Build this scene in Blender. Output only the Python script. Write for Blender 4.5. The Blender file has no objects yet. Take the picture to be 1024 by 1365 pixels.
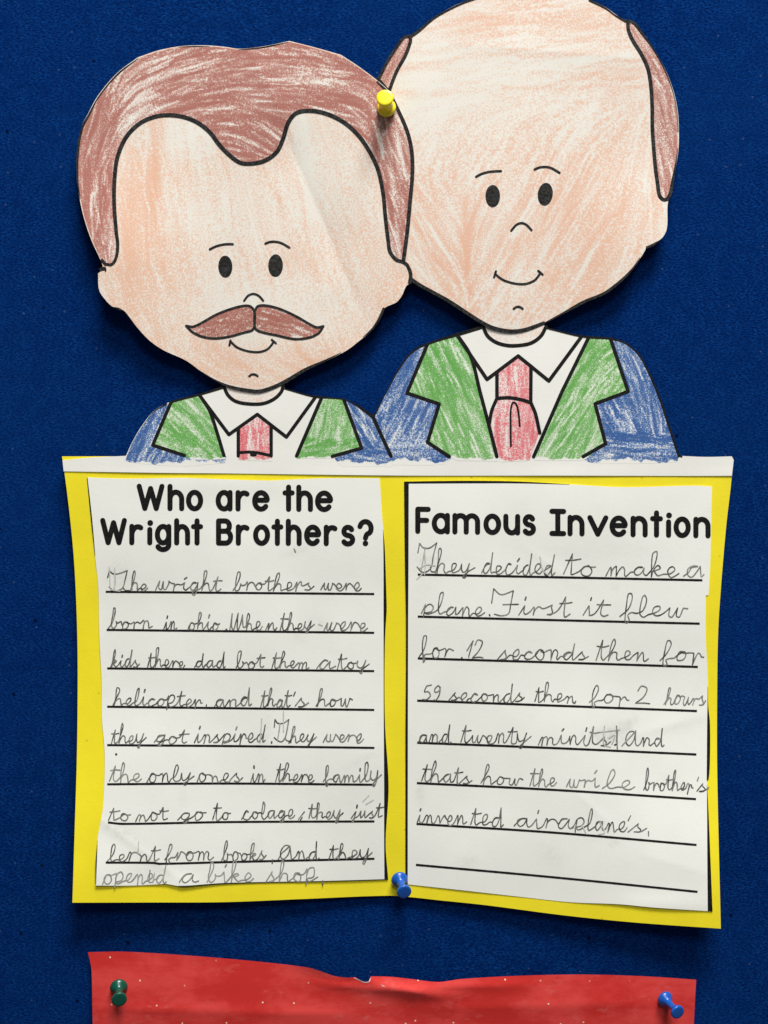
import bpy, math, random
import numpy as np
from mathutils import Vector
from mathutils.geometry import delaunay_2d_cdt

SC = bpy.context.scene
COL = SC.collection
S = 0.00036                 # metres on the board for one unit of the measured layout
D = 0.60                    # camera distance from the board

# ------------------------------------------------------------------ camera, light, exposure
cam = bpy.data.objects.new('camera', bpy.data.cameras.new('camera'))
COL.objects.link(cam)
cam.location = (0, -D, 0)
cam.rotation_euler = (math.radians(90), 0, 0)
cam.data.sensor_fit = 'VERTICAL'
cam.data.sensor_height = 36
cam.data.lens = 36 * D / (1365 * S)
cam.data.clip_start = 0.01
cam.data.clip_end = 50
SC.camera = cam

world = bpy.data.worlds.new('World')
SC.world = world
world.use_nodes = True
bg = world.node_tree.nodes['Background']
bg.inputs[0].default_value = (0.93, 0.97, 1.0, 1)
bg.inputs[1].default_value = 0.12


def area(name, loc, target, sx, sy, power, colour):
    l = bpy.data.lights.new(name, 'AREA')
    l.shape = 'RECTANGLE'
    l.size, l.size_y = sx, sy
    l.energy = power
    l.color = colour
    o = bpy.data.objects.new(name, l)
    COL.objects.link(o)
    o.location = loc
    o.rotation_euler = (Vector(target) - Vector(loc)).to_track_quat('-Z', 'Y').to_euler()
    return o


area('ceiling_light', (0.30, -0.84, 1.95), (0, 0, 0), 0.9, 0.5, 79, (1.0, 0.975, 0.94))
area('ceiling_light', (0.5, -3.0, 2.45), (0, 0, 0), 1.2, 0.9, 45, (1.0, 0.975, 0.94))

SC.view_settings.view_transform = 'Standard'
SC.view_settings.look = 'None'
SC.view_settings.gamma = 1
SC.view_settings.use_curve_mapping = False
SC.view_settings.exposure = 0.08

rnd = random.Random(7)


# ------------------------------------------------------------------ helpers
def W(px, py, h=0.0):
    """layout units measured on the board -> a point h metres in front of it"""
    k = (D - h) / D
    return ((px - 512) * S * k, -h, (682.5 - py) * S * k)


def tag(o, label=None, cat=None, group=None, kind=None):
    if label: o['label'] = label
    if cat: o['category'] = cat
    if group: o['group'] = group
    if kind: o['kind'] = kind
    return o


def empty(name, loc):
    o = bpy.data.objects.new(name, None)
    o.empty_display_size = 0.01
    COL.objects.link(o)
    o.location = loc
    return o


def link(name, verts, faces, mat, parent=None, smooth=True, attrs=None):
    me = bpy.data.meshes.new(name)
    me.from_pydata(verts, [], faces)
    me.materials.append(mat)
    if smooth:
        me.polygons.foreach_set('use_smooth', [True] * len(me.polygons))
    if attrs:
        for k, vals in attrs.items():
            a = me.attributes.new(k, 'FLOAT', 'POINT')
            a.data.foreach_set('value', np.asarray(vals, dtype=np.float32))
    me.update()
    o = bpy.data.objects.new(name, me)
    COL.objects.link(o)
    if parent is not None:
        o.parent = parent
        o.location = -root_of(parent)
    return o


def root_of(p):
    v = Vector((0, 0, 0))
    while p is not None:
        v += p.location
        p = p.parent
    return v


def path(pts, closed=False, step=2.5):
    """smooth curve through points; a third element 'c' makes that point a corner"""
    P = [np.array(p[:2], float) for p in pts]
    C = [len(p) > 2 for p in pts]
    n = len(P)
    out = []
    rng = range(n if closed else n - 1)
    for i in rng:
        p1, p2 = P[i], P[(i + 1) % n]
        c1, c2 = C[i], C[(i + 1) % n]
        p0 = P[i - 1] if (closed or i > 0) else p1
        p3 = P[(i + 2) % n] if (closed or i + 2 < n) else p2
        L = np.linalg.norm(p2 - p1)
        m1 = np.zeros(2); m2 = np.zeros(2)
        d01 = np.linalg.norm(p1 - p0) + 1e-6
        d23 = np.linalg.norm(p3 - p2) + 1e-6
        if c1: m1 = (p2 - p1)
        else: m1 = (p2 - p0) / (L + d01) * L
        if c2: m2 = (p2 - p1)
        else: m2 = (p3 - p1) / (L + d23) * L
        k = max(1, int(math.ceil(L / step)))
        for j in range(k):
            t = j / k
            t2, t3 = t * t, t * t * t
            out.append((2 * t3 - 3 * t2 + 1) * p1 + (t3 - 2 * t2 + t) * m1 + (-2 * t3 + 3 * t2) * p2 + (t3 - t2) * m2)
    if not closed:
        out.append(P[-1])
    return np.array(out)


def inside(poly, X, Y):
    r = np.zeros(X.shape, bool)
    n = len(poly)
    for i in range(n):
        x1, y1 = poly[i]
        x2, y2 = poly[(i + 1) % n]
        if y1 == y2: continue
        c = ((Y >= min(y1, y2)) & (Y < max(y1, y2)))
        xi = x1 + (Y - y1) * (x2 - x1) / (y2 - y1)
        r ^= c & (X < xi)
    return r


def near_edge(poly, X, Y, dist):
    r = np.zeros(X.shape, bool)
    P = np.asarray(poly)
    for i in range(len(P)):
        r |= (X - P[i, 0]) ** 2 + (Y - P[i, 1]) ** 2 < dist * dist
    return r


def tri(poly, grid):
    poly = np.asarray(poly, float)
    x0, y0 = poly.min(0); x1, y1 = poly.max(0)
    gx = np.arange(x0 + grid * .5, x1, grid)
    gy = np.arange(y0 + grid * .5, y1, grid)
    X, Y = np.meshgrid(gx, gy)
    X = X + (np.arange(X.shape[0]) % 2)[:, None] * grid * .5
    m = inside(poly, X, Y)
    X, Y = X[m], Y[m]
    keep = ~near_edge(poly, X, Y, grid * .45)
    pts = [Vector(p) for p in poly] + [Vector(p) for p in zip(X[keep], Y[keep])]
    n = len(poly)
    res = delaunay_2d_cdt(pts, [], [list(range(n))], 1, 1e-5)
    v = np.array([(p[0], p[1]) for p in res[0]])
    f = [tuple(t) for t in res[2]]
    out = []
    for a, b, c in f:      # wind so that the normal faces the viewer (layout y runs downwards)
        if (v[b, 0] - v[a, 0]) * (v[c, 1] - v[a, 1]) - (v[b, 1] - v[a, 1]) * (v[c, 0] - v[a, 0]) > 0:
            a, b = b, a
        out.append((a, b, c))
    return v, out


def sheet(name, poly, hfun, mat, parent, grid=5, off=0.0, thick=0.00022, pig=None, solid=True, extra=None):
    """a cut piece of paper following the height field hfun, with real thickness"""
    v, f = tri(poly, grid)
    h = hfun(v[:, 0], v[:, 1]) + off
    verts = [W(x, y, z) for (x, y), z in zip(v, h)]
    n = len(verts)
    attrs = {}
    if pig is not None: attrs['pigment'] = pig(v[:, 0], v[:, 1])
    if extra is not None: attrs['smudge'] = extra(v[:, 0], v[:, 1])
    if solid:
        verts = verts + [W(x, y, z - thick) for (x, y), z in zip(v, h)]
        cnt = {}
        for t in f:
            for i in range(3):
                a, b = t[i], t[(i + 1) % 3]
                cnt[(a, b)] = cnt.get((a, b), 0) + 1
        back = [(c + n, b + n, a + n) for a, b, c in f]
        side = [(b, a, a + n, b + n) for (a, b) in cnt if (b, a) not in cnt]
        f = f + back + side
        attrs = {k: np.concatenate([x, x]) for k, x in attrs.items()}
    o = link(name, verts, f, mat, parent, True, attrs)
    if solid:
        me = o.data
        nt = (len(me.polygons))
        sm = [len(p.vertices) == 3 for p in me.polygons]
        me.polygons.foreach_set('use_smooth', sm)
        a = me.attributes.get('sharp_edge') or me.attributes.new('sharp_edge', 'BOOLEAN', 'EDGE')
        bnd = set()
        for (x, y) in cnt:
            if (y, x) not in cnt:
                bnd.add((min(x, y), max(x, y)))
                bnd.add((min(x, y) + n, max(x, y) + n))
        fl = [False] * len(me.edges)
        for i, e in enumerate(me.edges):
            p = tuple(sorted(e.vertices))
            if p in bnd: fl[i] = True
        a.data.foreach_set('value', fl)
    return o


class Ink:
    """collects flat strokes of ink, pencil or paint lying on a sheet"""
    def __init__(self, hfun, off):
        self.h = hfun; self.off = off; self.v = []; self.f = []; self.d = []; self.k = 0

    def _add(self, pts, faces, dark):
        base = len(self.v)
        P = np.asarray(pts, float)
        z = self.h(P[:, 0], P[:, 1]) + self.off + (self.k % 40) * 6e-7
        self.k += 1
        self.v += [W(x, y, q) for (x, y), q in zip(P, z)]
        self.d += list(np.broadcast_to(dark, len(P)))
        for t in faces:
            a, b, c = t[:3]
            s = (P[b, 0] - P[a, 0]) * (P[c, 1] - P[a, 1]) - (P[b, 1] - P[a, 1]) * (P[c, 0] - P[a, 0])
            t = tuple(reversed(t)) if s > 0 else tuple(t)
            self.f.append(tuple(i + base for i in t))

    def line(self, P, width, dark=1.0, caps=True, rough=0.0):
        P = np.asarray(P, float)
        keep = [0]
        for i in range(1, len(P)):
            if np.linalg.norm(P[i] - P[keep[-1]]) > 0.15: keep.append(i)
        P = P[keep]
        n = len(P)
        if n < 2: return
        w = np.asarray(width, float)
        w = (np.interp(np.linspace(0, 1, n), np.linspace(0, 1, w.size), w) if w.ndim else np.full(n, float(w))) * .5
        if rough:
            ph = rnd.uniform(0, 50)
            t = np.cumsum(np.r_[0, np.linalg.norm(np.diff(P, axis=0), axis=1)])
            w = w * (1 + rough * (np.sin(t * .31 + ph) * .6 + np.sin(t * .83 + ph * 2) * .4))
        T = np.gradient(P, axis=0)
        T /= np.linalg.norm(T, axis=1)[:, None] + 1e-9
        N = np.stack([-T[:, 1], T[:, 0]], 1)
        A = P + N * w[:, None]; B = P - N * w[:, None]
        pts = list(A) + list(B)
        faces = [(i, i + 1, n + i + 1, n + i) for i in range(n - 1)]
        if caps:
            for e, sgn in ((0, -1), (n - 1, 1)):
                a0 = math.atan2(N[e, 1], N[e, 0])
                c = []
                for j in range(1, 6):
                    a = a0 - sgn * math.pi * j / 6
                    c.append(P[e] + w[e] * np.array((math.cos(a), math.sin(a))))
                b = len(pts)
                pts += c
                ring = [e] + list(range(b, b + 5)) + [n + e]
                for j in range(1, 6):
                    faces.append((ring[0], ring[j], ring[j + 1]))
        if rough and dark < 1.01 and n > 3:
            t = np.linspace(0, n * .09, n); ph = rnd.uniform(0, 60)
            dk = np.clip(dark * (.90 + .10 * np.sin(t * 1.7 + ph) + .09 * np.sin(t * 4.1 + ph * 3)), .1, 1)
            dark = np.concatenate([dk, dk, np.full(len(pts) - 2 * n, dk.mean())])
        self._add(pts, faces, dark)

    def poly(self, pts, width, dark=1.0, closed=False, rough=0.0):
        """stroke with corners: split there so the joints stay round"""
        P = list(pts) + ([pts[0]] if closed else [])
        cur = [P[0]]
        for i in range(1, len(P)):
            cur.append(P[i])
            if len(P[i]) > 2 or i == len(P) - 1:
                if len(cur) > 1: self.line(path(cur, step=1.5), width, dark, True, rough)
                cur = [P[i]]

    def ellipse(self, cx, cy, rx, ry, tilt=0.0):
        n = 36
        pts = [(cx, cy)]
        for i in range(n):
            a = 2 * math.pi * i / n
            x, y = rx * math.cos(a), ry * math.sin(a)
            pts.append((cx + x * math.cos(tilt) - y * math.sin(tilt), cy + x * math.sin(tilt) + y * math.cos(tilt)))
        self._add(pts, [(0, i + 1, (i + 1) % n + 1) for i in range(n)], 1.0)

    def fill(self, pts):
        v, f = tri(pts, 6)
        self._add(v, f, 1.0)

    def build(self, name, mat, parent):
        return link(name, self.v, self.f, mat, parent, False, {'dark': self.d})


# ------------------------------------------------------------------ crayon pigment (where the wax was rubbed on)
def blur(a, r):
    if r <= 0: return a
    n = int(r * 3) + 1
    k = np.exp(-.5 * (np.arange(-n, n + 1) / r) ** 2); k /= k.sum()
    a = np.apply_along_axis(lambda v: np.convolve(np.pad(v, n, 'wrap'), k, 'valid'), 0, a)
    return np.apply_along_axis(lambda v: np.convolve(np.pad(v, n, 'wrap'), k, 'valid'), 1, a)


def rubbed(box, angle_fn, seed, base, pos, neg, low=.03, mod=None, spread=.10):
    """wax laid down stroke by stroke; pos and neg = (strokes, width range, length range, pressure range):
    pos rubs wax on, neg are the thin slips the crayon missed"""
    x0, y0, x1, y1 = box
    H, Wd = y1 - y0, x1 - x0
    Y, X = np.mgrid[y0:y1, x0:x1].astype(float)
    rs = np.random.RandomState(seed)
    ang = angle_fn(X, Y)
    wob = blur(rs.randn(H, Wd), 20); wob /= wob.std()
    d = base + low * wob
    if mod is not None: d = d + mod(X, Y, wob)
    d = np.clip(d, -2, 1)

    def stroke(wl, ll, pl, sign):
        w = rs.uniform(*wl); L = rs.uniform(*ll); p = rs.uniform(*pl)
        px, py = rs.uniform(0, Wd), rs.uniform(0, H)
        off = rs.randn() * spread
        pts = [(px, py)]
        for k in range(4):
            ix = int(min(max(px, 0), Wd - 1)); iy = int(min(max(py, 0), H - 1))
            a = ang[iy, ix] + off
            px += math.cos(a) * L / 4; py += math.sin(a) * L / 4
            pts.append((px, py))
        P = np.array(pts)
        m = w * 2 + 1
        ax, ay = np.maximum(np.floor(P.min(0) - m).astype(int), 0)
        bx, by = np.minimum(np.ceil(P.max(0) + m).astype(int), (Wd, H))
        if bx <= ax or by <= ay: return
        gx = np.arange(ax, bx)[None, :]; gy = np.arange(ay, by)[:, None]
        best = None
        for q in range(4):
            ux, uy = P[q + 1] - P[q]
            l2 = ux * ux + uy * uy + 1e-9
            t = np.clip(((gx - P[q, 0]) * ux + (gy - P[q, 1]) * uy) / l2, 0, 1)
            dd = (gx - P[q, 0] - t * ux) ** 2 + (gy - P[q, 1] - t * uy) ** 2
            best = dd if best is None else np.minimum(best, dd)
        prof = p * np.exp(-(best / (w * w)) ** 1.5)
        s_ = d[ay:by, ax:bx]
        if sign > 0: s_ += prof * np.clip(1.0 - s_, 0, 1.4)
        else: s_ -= prof * np.clip(s_ + .15, 0, 1)
    todo = [(pos[1:], 1)] * pos[0] + [(neg[1:], -1)] * neg[0]
    for k in rs.permutation(len(todo)):
        stroke(*todo[k][0], todo[k][1])
    if mod is not None: d = np.minimum(d, d + np.minimum(mod(X, Y, wob), 0) * .8)

    def sample(x, y):
        fx = np.clip(np.asarray(x) - x0, 0, x1 - x0 - 1.001); fy = np.clip(np.asarray(y) - y0, 0, y1 - y0 - 1.001)
        ix = fx.astype(int); iy = fy.astype(int); tx = fx - ix; ty = fy - iy
        return (d[iy, ix] * (1 - tx) * (1 - ty) + d[iy, ix + 1] * tx * (1 - ty)
                + d[iy + 1, ix] * (1 - tx) * ty + d[iy + 1, ix + 1] * tx * ty)
    return sample


def gauss(X, Y, cx, cy, rx, ry, a=0.0):
    c, s = math.cos(a), math.sin(a)
    u = ((X - cx) * c + (Y - cy) * s) / rx; v = (-(X - cx) * s + (Y - cy) * c) / ry
    return np.exp(-.5 * (u * u + v * v))


def smooth01(x):
    x = np.clip(x, 0, 1)
    return x * x * (3 - 2 * x)


# ------------------------------------------------------------------ materials
def new_mat(name, rough=.6, spec=.3):
    m = bpy.data.materials.new(name)
    m.use_nodes = True
    b = m.node_tree.nodes['Principled BSDF']
    b.inputs['Roughness'].default_value = rough
    b.inputs['Specular IOR Level'].default_value = spec
    return m, m.node_tree, b


def node(nt, kind, **inp):
    n = nt.nodes.new(kind)
    for k, v in inp.items():
        n.inputs[k.replace('_', ' ')].default_value = v
    return n


def noise(nt, scale, detail=2.0, rough=.5, vec=None):
    n = node(nt, 'ShaderNodeTexNoise', Scale=scale, Detail=detail, Roughness=rough)
    if vec is None:
        tc = nt.nodes.new('ShaderNodeTexCoord')
        vec = tc.outputs['Object']
    nt.links.new(vec, n.inputs['Vector'])
    return n.outputs[0]


def mix(nt, fac, a, b, blend='MIX'):
    n = nt.nodes.new('ShaderNodeMix'); n.data_type = 'RGBA'; n.blend_type = blend
    for sock, val in ((n.inputs[0], fac), (n.inputs[6], a), (n.inputs[7], b)):
        if isinstance(val, (int, float)): sock.default_value = val
        elif isinstance(val, tuple): sock.default_value = (*val, 1)
        else: nt.links.new(val, sock)
    return n.outputs[2]


def maprange(nt, val, a, b, c=0.0, d=1.0, smooth=True):
    n = nt.nodes.new('ShaderNodeMapRange')
    n.interpolation_type = 'SMOOTHSTEP' if smooth else 'LINEAR'
    for i, x in enumerate((a, b, c, d)): n.inputs[i + 1].default_value = x
    nt.links.new(val, n.inputs[0])
    return n.outputs[0]


def math_(nt, op, a, b):
    n = nt.nodes.new('ShaderNodeMath'); n.operation = op
    for s, v in ((n.inputs[0], a), (n.inputs[1], b)):
        if isinstance(v, (int, float)): s.default_value = v
        else: nt.links.new(v, s)
    return n.outputs[0]


def bump(nt, bsdf, height, strength, dist):
    n = nt.nodes.new('ShaderNodeBump')
    n.inputs['Strength'].default_value = strength
    n.inputs['Distance'].default_value = dist
    nt.links.new(height, n.inputs['Height'])
    nt.links.new(n.outputs[0], bsdf.inputs['Normal'])


def attr(nt, name):
    n = nt.nodes.new('ShaderNodeAttribute'); n.attribute_name = name
    return n.outputs['Fac']


PAPER = (0.69, 0.675, 0.615)
STRIP_PAPER = (0.75, 0.75, 0.705)


def crayon_mat(name, strong, weak, amount=1.0, paper=PAPER, soft=.30, grain=.40, size=1750):
    """white paper with wax crayon caught on its grain"""
    m, nt, b = new_mat(name, .62, .25)
    p = attr(nt, 'pigment')
    g = noise(nt, size, 2.5, .62)
    d = math_(nt, 'SUBTRACT', p, maprange(nt, g, .28, .72, .5 - grain, .5 + grain, False))
    cov = maprange(nt, d, -soft, soft, 0, amount)
    tone = maprange(nt, p, .3, .95)
    pig = mix(nt, tone, weak, strong)
    bs = paper_colour(nt, paper, .04)
    nt.links.new(mix(nt, cov, bs, pig), b.inputs['Base Color'])
    bump(nt, b, noise(nt, 900, 3), .12, .0002)
    return m


def paper_colour(nt, colour, mottle):
    dark = tuple(c * (1 - mottle) for c in colour)
    c = mix(nt, maprange(nt, noise(nt, 38, 5, .6), .32, .68), dark, colour)
    return mix(nt, maprange(nt, noise(nt, 600, 2), .55, .75, 0, .35), c, tuple(x * .92 for x in colour))


def paper_mat(name, colour, mottle=.05, smudge=False, fibre=.12, specks=False):
    m, nt, b = new_mat(name, .7, .2)
    c = paper_colour(nt, colour, mottle)
    if specks:
        v = flat_cells(nt, nt.nodes.new('ShaderNodeTexCoord'), 48)
        sp = math_(nt, 'MULTIPLY', maprange(nt, v.outputs['Distance'], .012, .028, 1, 0), maprange(nt, v.outputs['Color'], .52, .6))
        c = mix(nt, math_(nt, 'MULTIPLY', sp, .5), c, (.25, .18, .03))
        c = mix(nt, maprange(nt, noise(nt, 9, 4, .6), .5, .75, 0, .10), c, (.70, .58, .06))
    if smudge:
        s = attr(nt, 'smudge')
        s = math_(nt, 'MULTIPLY', s, maprange(nt, noise(nt, 420, 3, .7), .3, .7, .25, 1.0))
        c = mix(nt, s, c, (.22, .215, .21))
    nt.links.new(c, b.inputs['Base Color'])
    bump(nt, b, noise(nt, 750, 4, .65), fibre, .00025)
    return m


def ink_mat(name, lo, hi, rough=.55, scale=900):
    m, nt, b = new_mat(name, .7, .08)
    c = mix(nt, maprange(nt, noise(nt, scale, 2, .7), .38, .7), lo, hi)
    nt.links.new(c, b.inputs['Base Color'])
    return m


def pencil_mat():
    m, nt, b = new_mat('pencil graphite', .55, .2)
    g = maprange(nt, noise(nt, 1500, 2, .6), .35, .72)
    d = attr(nt, 'dark')
    c = mix(nt, math_(nt, 'MULTIPLY', g, .45), (.018, .018, .018), (.20, .195, .19))
    c = mix(nt, d, (.66, .655, .60), c)
    nt.links.new(c, b.inputs['Base Color'])
    return m


def flat_cells(nt, tc, scale):
    sep = nt.nodes.new('ShaderNodeSeparateXYZ'); com = nt.nodes.new('ShaderNodeCombineXYZ')
    nt.links.new(tc.outputs['Object'], sep.inputs[0])
    nt.links.new(sep.outputs[0], com.inputs[0]); nt.links.new(sep.outputs[2], com.inputs[1])
    v = nt.nodes.new('ShaderNodeTexVoronoi'); v.voronoi_dimensions = '2D'; v.inputs['Scale'].default_value = scale
    nt.links.new(com.outputs[0], v.inputs['Vector'])
    return v


def felt_mat():
    m, nt, b = new_mat('blue felt', .95, .0)
    tc = nt.nodes.new('ShaderNodeTexCoord')
    mp = nt.nodes.new('ShaderNodeMapping')
    mp.inputs['Rotation'].default_value = (0, math.radians(28), 0)
    mp.inputs['Scale'].default_value = (1.0, 1.0, 1.9)
    nt.links.new(tc.outputs['Object'], mp.inputs[0])
    f1 = noise(nt, 700, 4, .7, mp.outputs[0])
    f2 = noise(nt, 130, 3, .6)
    f3 = noise(nt, 14, 3, .5)
    c = mix(nt, maprange(nt, f1, .36, .68), (.0005, .0070, .060), (.0040, .044, .198))
    c = mix(nt, maprange(nt, f2, .35, .68, 0, .55), c, (.0008, .0135, .088))
    c = mix(nt, maprange(nt, f3, .35, .7, 0, .22), c, (.0028, .030, .136))
    # scattered pale lint and a few old pin holes
    v = flat_cells(nt, tc, 60)
    sp = maprange(nt, v.outputs['Distance'], .018, .040, 1, 0)
    pick = maprange(nt, v.outputs['Color'], .58, .62)
    c = mix(nt, math_(nt, 'MULTIPLY', math_(nt, 'MULTIPLY', sp, pick), .22), c, (.12, .17, .26))
    v2 = flat_cells(nt, tc, 26)
    hole = math_(nt, 'MULTIPLY', maprange(nt, v2.outputs['Distance'], .015, .03, 1, 0), maprange(nt, v2.outputs['Color'], .55, .6))
    c = mix(nt, math_(nt, 'MULTIPLY', hole, .8), c, (.0005, .003, .012))
    nt.links.new(c, b.inputs['Base Color'])
    h = math_(nt, 'ADD', f1, math_(nt, 'MULTIPLY', f2, .7))
    bump(nt, b, h, .5, .0009)
    return m


def red_mat():
    m, nt, b = new_mat('red painted paper', .72, .15)
    tc = nt.nodes.new('ShaderNodeTexCoord')
    mp = nt.nodes.new('ShaderNodeMapping'); mp.inputs['Scale'].default_value = (.6, 1, 1.15)
    nt.links.new(tc.outputs['Object'], mp.inputs[0])
    f = noise(nt, 60, 6, .68, mp.outputs[0])
    c = mix(nt, maprange(nt, f, .36, .66), (.53, .026, .022), (.66, .058, .052))
    f2 = noise(nt, 130, 5, .75, mp.outputs[0])
    c = mix(nt, maprange(nt, f2, .56, .72, 0, .5), c, (.62, .13, .12))
    v = flat_cells(nt, tc, 95)
    sp = maprange(nt, v.outputs['Distance'], .02, .05, 1, 0)
    pick = maprange(nt, v.outputs['Color'], .60, .72)
    c = mix(nt, math_(nt, 'MULTIPLY', sp, pick), c, (.82, .72, .60))
    nt.links.new(c, b.inputs['Base Color'])
    bump(nt, b, f, .25, .0006)
    return m


def plastic_mat(name, colour):
    m, nt, b = new_mat(name, .28, .5)
    c = mix(nt, maprange(nt, noise(nt, 400, 3), .4, .7, 0, .25), colour, tuple(x * .8 for x in colour))
    nt.links.new(c, b.inputs['Base Color'])
    return m


M_FELT = felt_mat()
M_YEL = paper_mat('yellow card', (.85, .72, .020), .075, fibre=.16, specks=True)
M_PAGE = paper_mat('white page', (.80, .81, .755), .04, smudge=True)
M_STRIP = paper_mat('white drawing paper', STRIP_PAPER, .04)
M_SKIN_L = crayon_mat('peach crayon', (.64, .325, .190), (.66, .43, .315), .82, PAPER, .27, .40, 1300)
M_SKIN_R = crayon_mat('peach crayon', (.64, .325, .195), (.66, .43, .32), .82, PAPER, .27, .40, 1300)
M_NECK = crayon_mat('peach crayon', (.66, .36, .24), (.68, .44, .33), .75, STRIP_PAPER)
M_HAIR = crayon_mat('brown crayon', (.32, .095, .072), (.47, .20, .155), .95)
M_MOUST = crayon_mat('brown crayon', (.30, .085, .060), (.42, .15, .11), .95)
M_GREEN = crayon_mat('green crayon', (.085, .320, .045), (.19, .46, .11), .97, STRIP_PAPER)
M_BLUE = crayon_mat('blue crayon', (.014, .080, .270), (.045, .165, .42), .98, STRIP_PAPER)
M_RED = crayon_mat('red crayon', (.62, .060, .085), (.70, .17, .20), .92, STRIP_PAPER)
M_LINE = ink_mat('black printed line', (.007, .007, .007), (.016, .016, .016))
M_LINE_HEAD = ink_mat('dark grey printed line', (.010, .010, .010), (.040, .040, .039))
M_PENCIL = pencil_mat()
M_REDP = red_mat()
M_STEEL, _nt, _b = new_mat('steel', .25, .5)
_b.inputs['Base Color'].default_value = (.6, .6, .6, 1); _b.inputs['Metallic'].default_value = 1

# ------------------------------------------------------------------ the felt board
def board():
    n = 44
    xs = np.linspace(-.62, .62, n); zs = np.linspace(-.72, .72, n)
    v = [(x, 0.0004 * math.sin(x * 19) * math.cos(z * 15), z) for z in zs for x in xs]
    f = [(j * n + i, j * n + i + 1, (j + 1) * n + i + 1, (j + 1) * n + i) for j in range(n - 1) for i in range(n - 1)]
    k = len(v)
    v += [(-.62, .015, -.72), (.62, .015, -.72), (.62, .015, .72), (-.62, .015, .72)]
    f.append((k + 3, k + 2, k + 1, k))
    o = link('bulletin_board', v, f, M_FELT)
    tag(o, 'dark blue felt bulletin board behind all the pinned paper', 'bulletin board', kind='structure')
board()

# ------------------------------------------------------------------ how each sheet stands off the board (metres)
MM = .001


def h_card(x, y):
    x = np.asarray(x, float); y = np.asarray(y, float)
    top = smooth01((900 - y) / 300) * 2.0
    cx = np.abs(x - 530) / 440
    low = smooth01((y - 900) / 320)
    flare = low * (cx ** 1.6) * np.where(x > 530, 9.5, 8.0)
    pin = -low * .8 * np.exp(-((x - 532) / 130) ** 2)
    wav = .35 * np.sin(x * .021 + 1) * np.sin(y * .017)
    return (3.2 + top + flare + pin + wav) * MM


def crease(x, y, x0, y0, x1, y1, wl, wr, endf=25):
    """ridge along a line, falling off over wl on one side and wr on the other"""
    L = math.hypot(x1 - x0, y1 - y0)
    tx, ty = (x1 - x0) / L, (y1 - y0) / L
    t = (x - x0) * tx + (y - y0) * ty
    d = -(x - x0) * ty + (y - y0) * tx      # positive on the right of the direction in layout terms
    end = smooth01((t + endf) / (2 * endf)) * smooth01((L + endf - t) / (2 * endf))
    return np.where(d > 0, np.exp(-d / wr), np.exp(d / wl)) * end


def h_page_l(x, y):
    x = np.asarray(x, float); y = np.asarray(y, float)
    e = .35 + .12 * np.sin(x * .03 + y * .011) + .10 * np.sin(y * .043 + 2)
    e = e + .55 * np.exp(-((y - 640) / 26) ** 2) * (.5 + .5 * np.sin(x * .019 + 2.2))
    e = e + .22 * crease(x, y, 128, 1088, 240, 1172, 5, 5)
    e = e + .8 * gauss(x, y, 128, 1180, 26, 34) + .5 * gauss(x, y, 240, 1182, 22, 10)
    return h_card(x, y) + e * MM


def h_page_r(x, y):
    x = np.asarray(x, float); y = np.asarray(y, float)
    e = .35 + .12 * np.sin(x * .027 + y * .013 + 1) + .10 * np.sin(y * .04)
    e = e + .16 * crease(x, y, 768, 1055, 820, 1105, 6, 6) + .12 * crease(x, y, 700, 728, 760, 775, 6, 6)
    e = e + .14 * crease(x, y, 830, 985, 950, 950, 10, 8) + .14 * crease(x, y, 860, 1140, 945, 1165, 9, 9)
    e = e + .6 * gauss(x, y, 880, 1210, 50, 12)
    return h_card(x, y) + e * MM


def h_strip(x, y):
    x = np.asarray(x, float); y = np.asarray(y, float)
    base = h_card(x, np.maximum(y, 608))
    up = np.maximum(608 - y, 0)
    e = .30 + .22 * np.exp(-((y - 634) / 9) ** 2) * (.55 + .45 * np.sin(x * .023 + 3.2))
    return base + (e - .0015 * up + .25 * np.sin(x * .02) * smooth01(up / 60)) * MM


def h_head_r(x, y):
    x = np.asarray(x, float); y = np.asarray(y, float)
    b = 4.6 + 1.1 * smooth01((y - 60) / 380)
    b = b + 2.0 * smooth01((y - 180) / 170) * smooth01((x - 730) / 140) + 1.2 * smooth01((x - 640) / 240) * smooth01((220 - y) / 220)
    b = b + .35 * crease(x, y, 620, 60, 860, 78, 40, 30, 60)
    return b * MM


def h_head_l(x, y):
    x = np.asarray(x, float); y = np.asarray(y, float)
    b = 4.7 + .9 * smooth01((y - 110) / 360)
    b = b + 3.8 * smooth01((300 - x) / 170) * smooth01((y - 180) / 180)
    b = b + 1.6 * smooth01((300 - x) / 200)
    b = b + 1.3 * smooth01((x - 390) / 90) * smooth01((y - 300) / 100)
    b = b - 1.35 * crease(x, y, 380, 178, 491, 434, 30, 80, 50)
    b = b + .6 * crease(x, y, 330, 60, 385, 170, 45, 45, 40)
    # it lies over the other head where the two meet
    lap = smooth01((x - 440) / 70)
    return np.maximum(b * MM, lap * (h_head_r(x, y) + .7 * MM) + (1 - lap) * b * MM)


# ------------------------------------------------------------------ the craft
CRAFT = empty('paper_craft', W(532, 900, 0.0))
tag(CRAFT, 'two crayon coloured paper men standing above a yellow card with two handwritten pages', 'paper craft')

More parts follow.
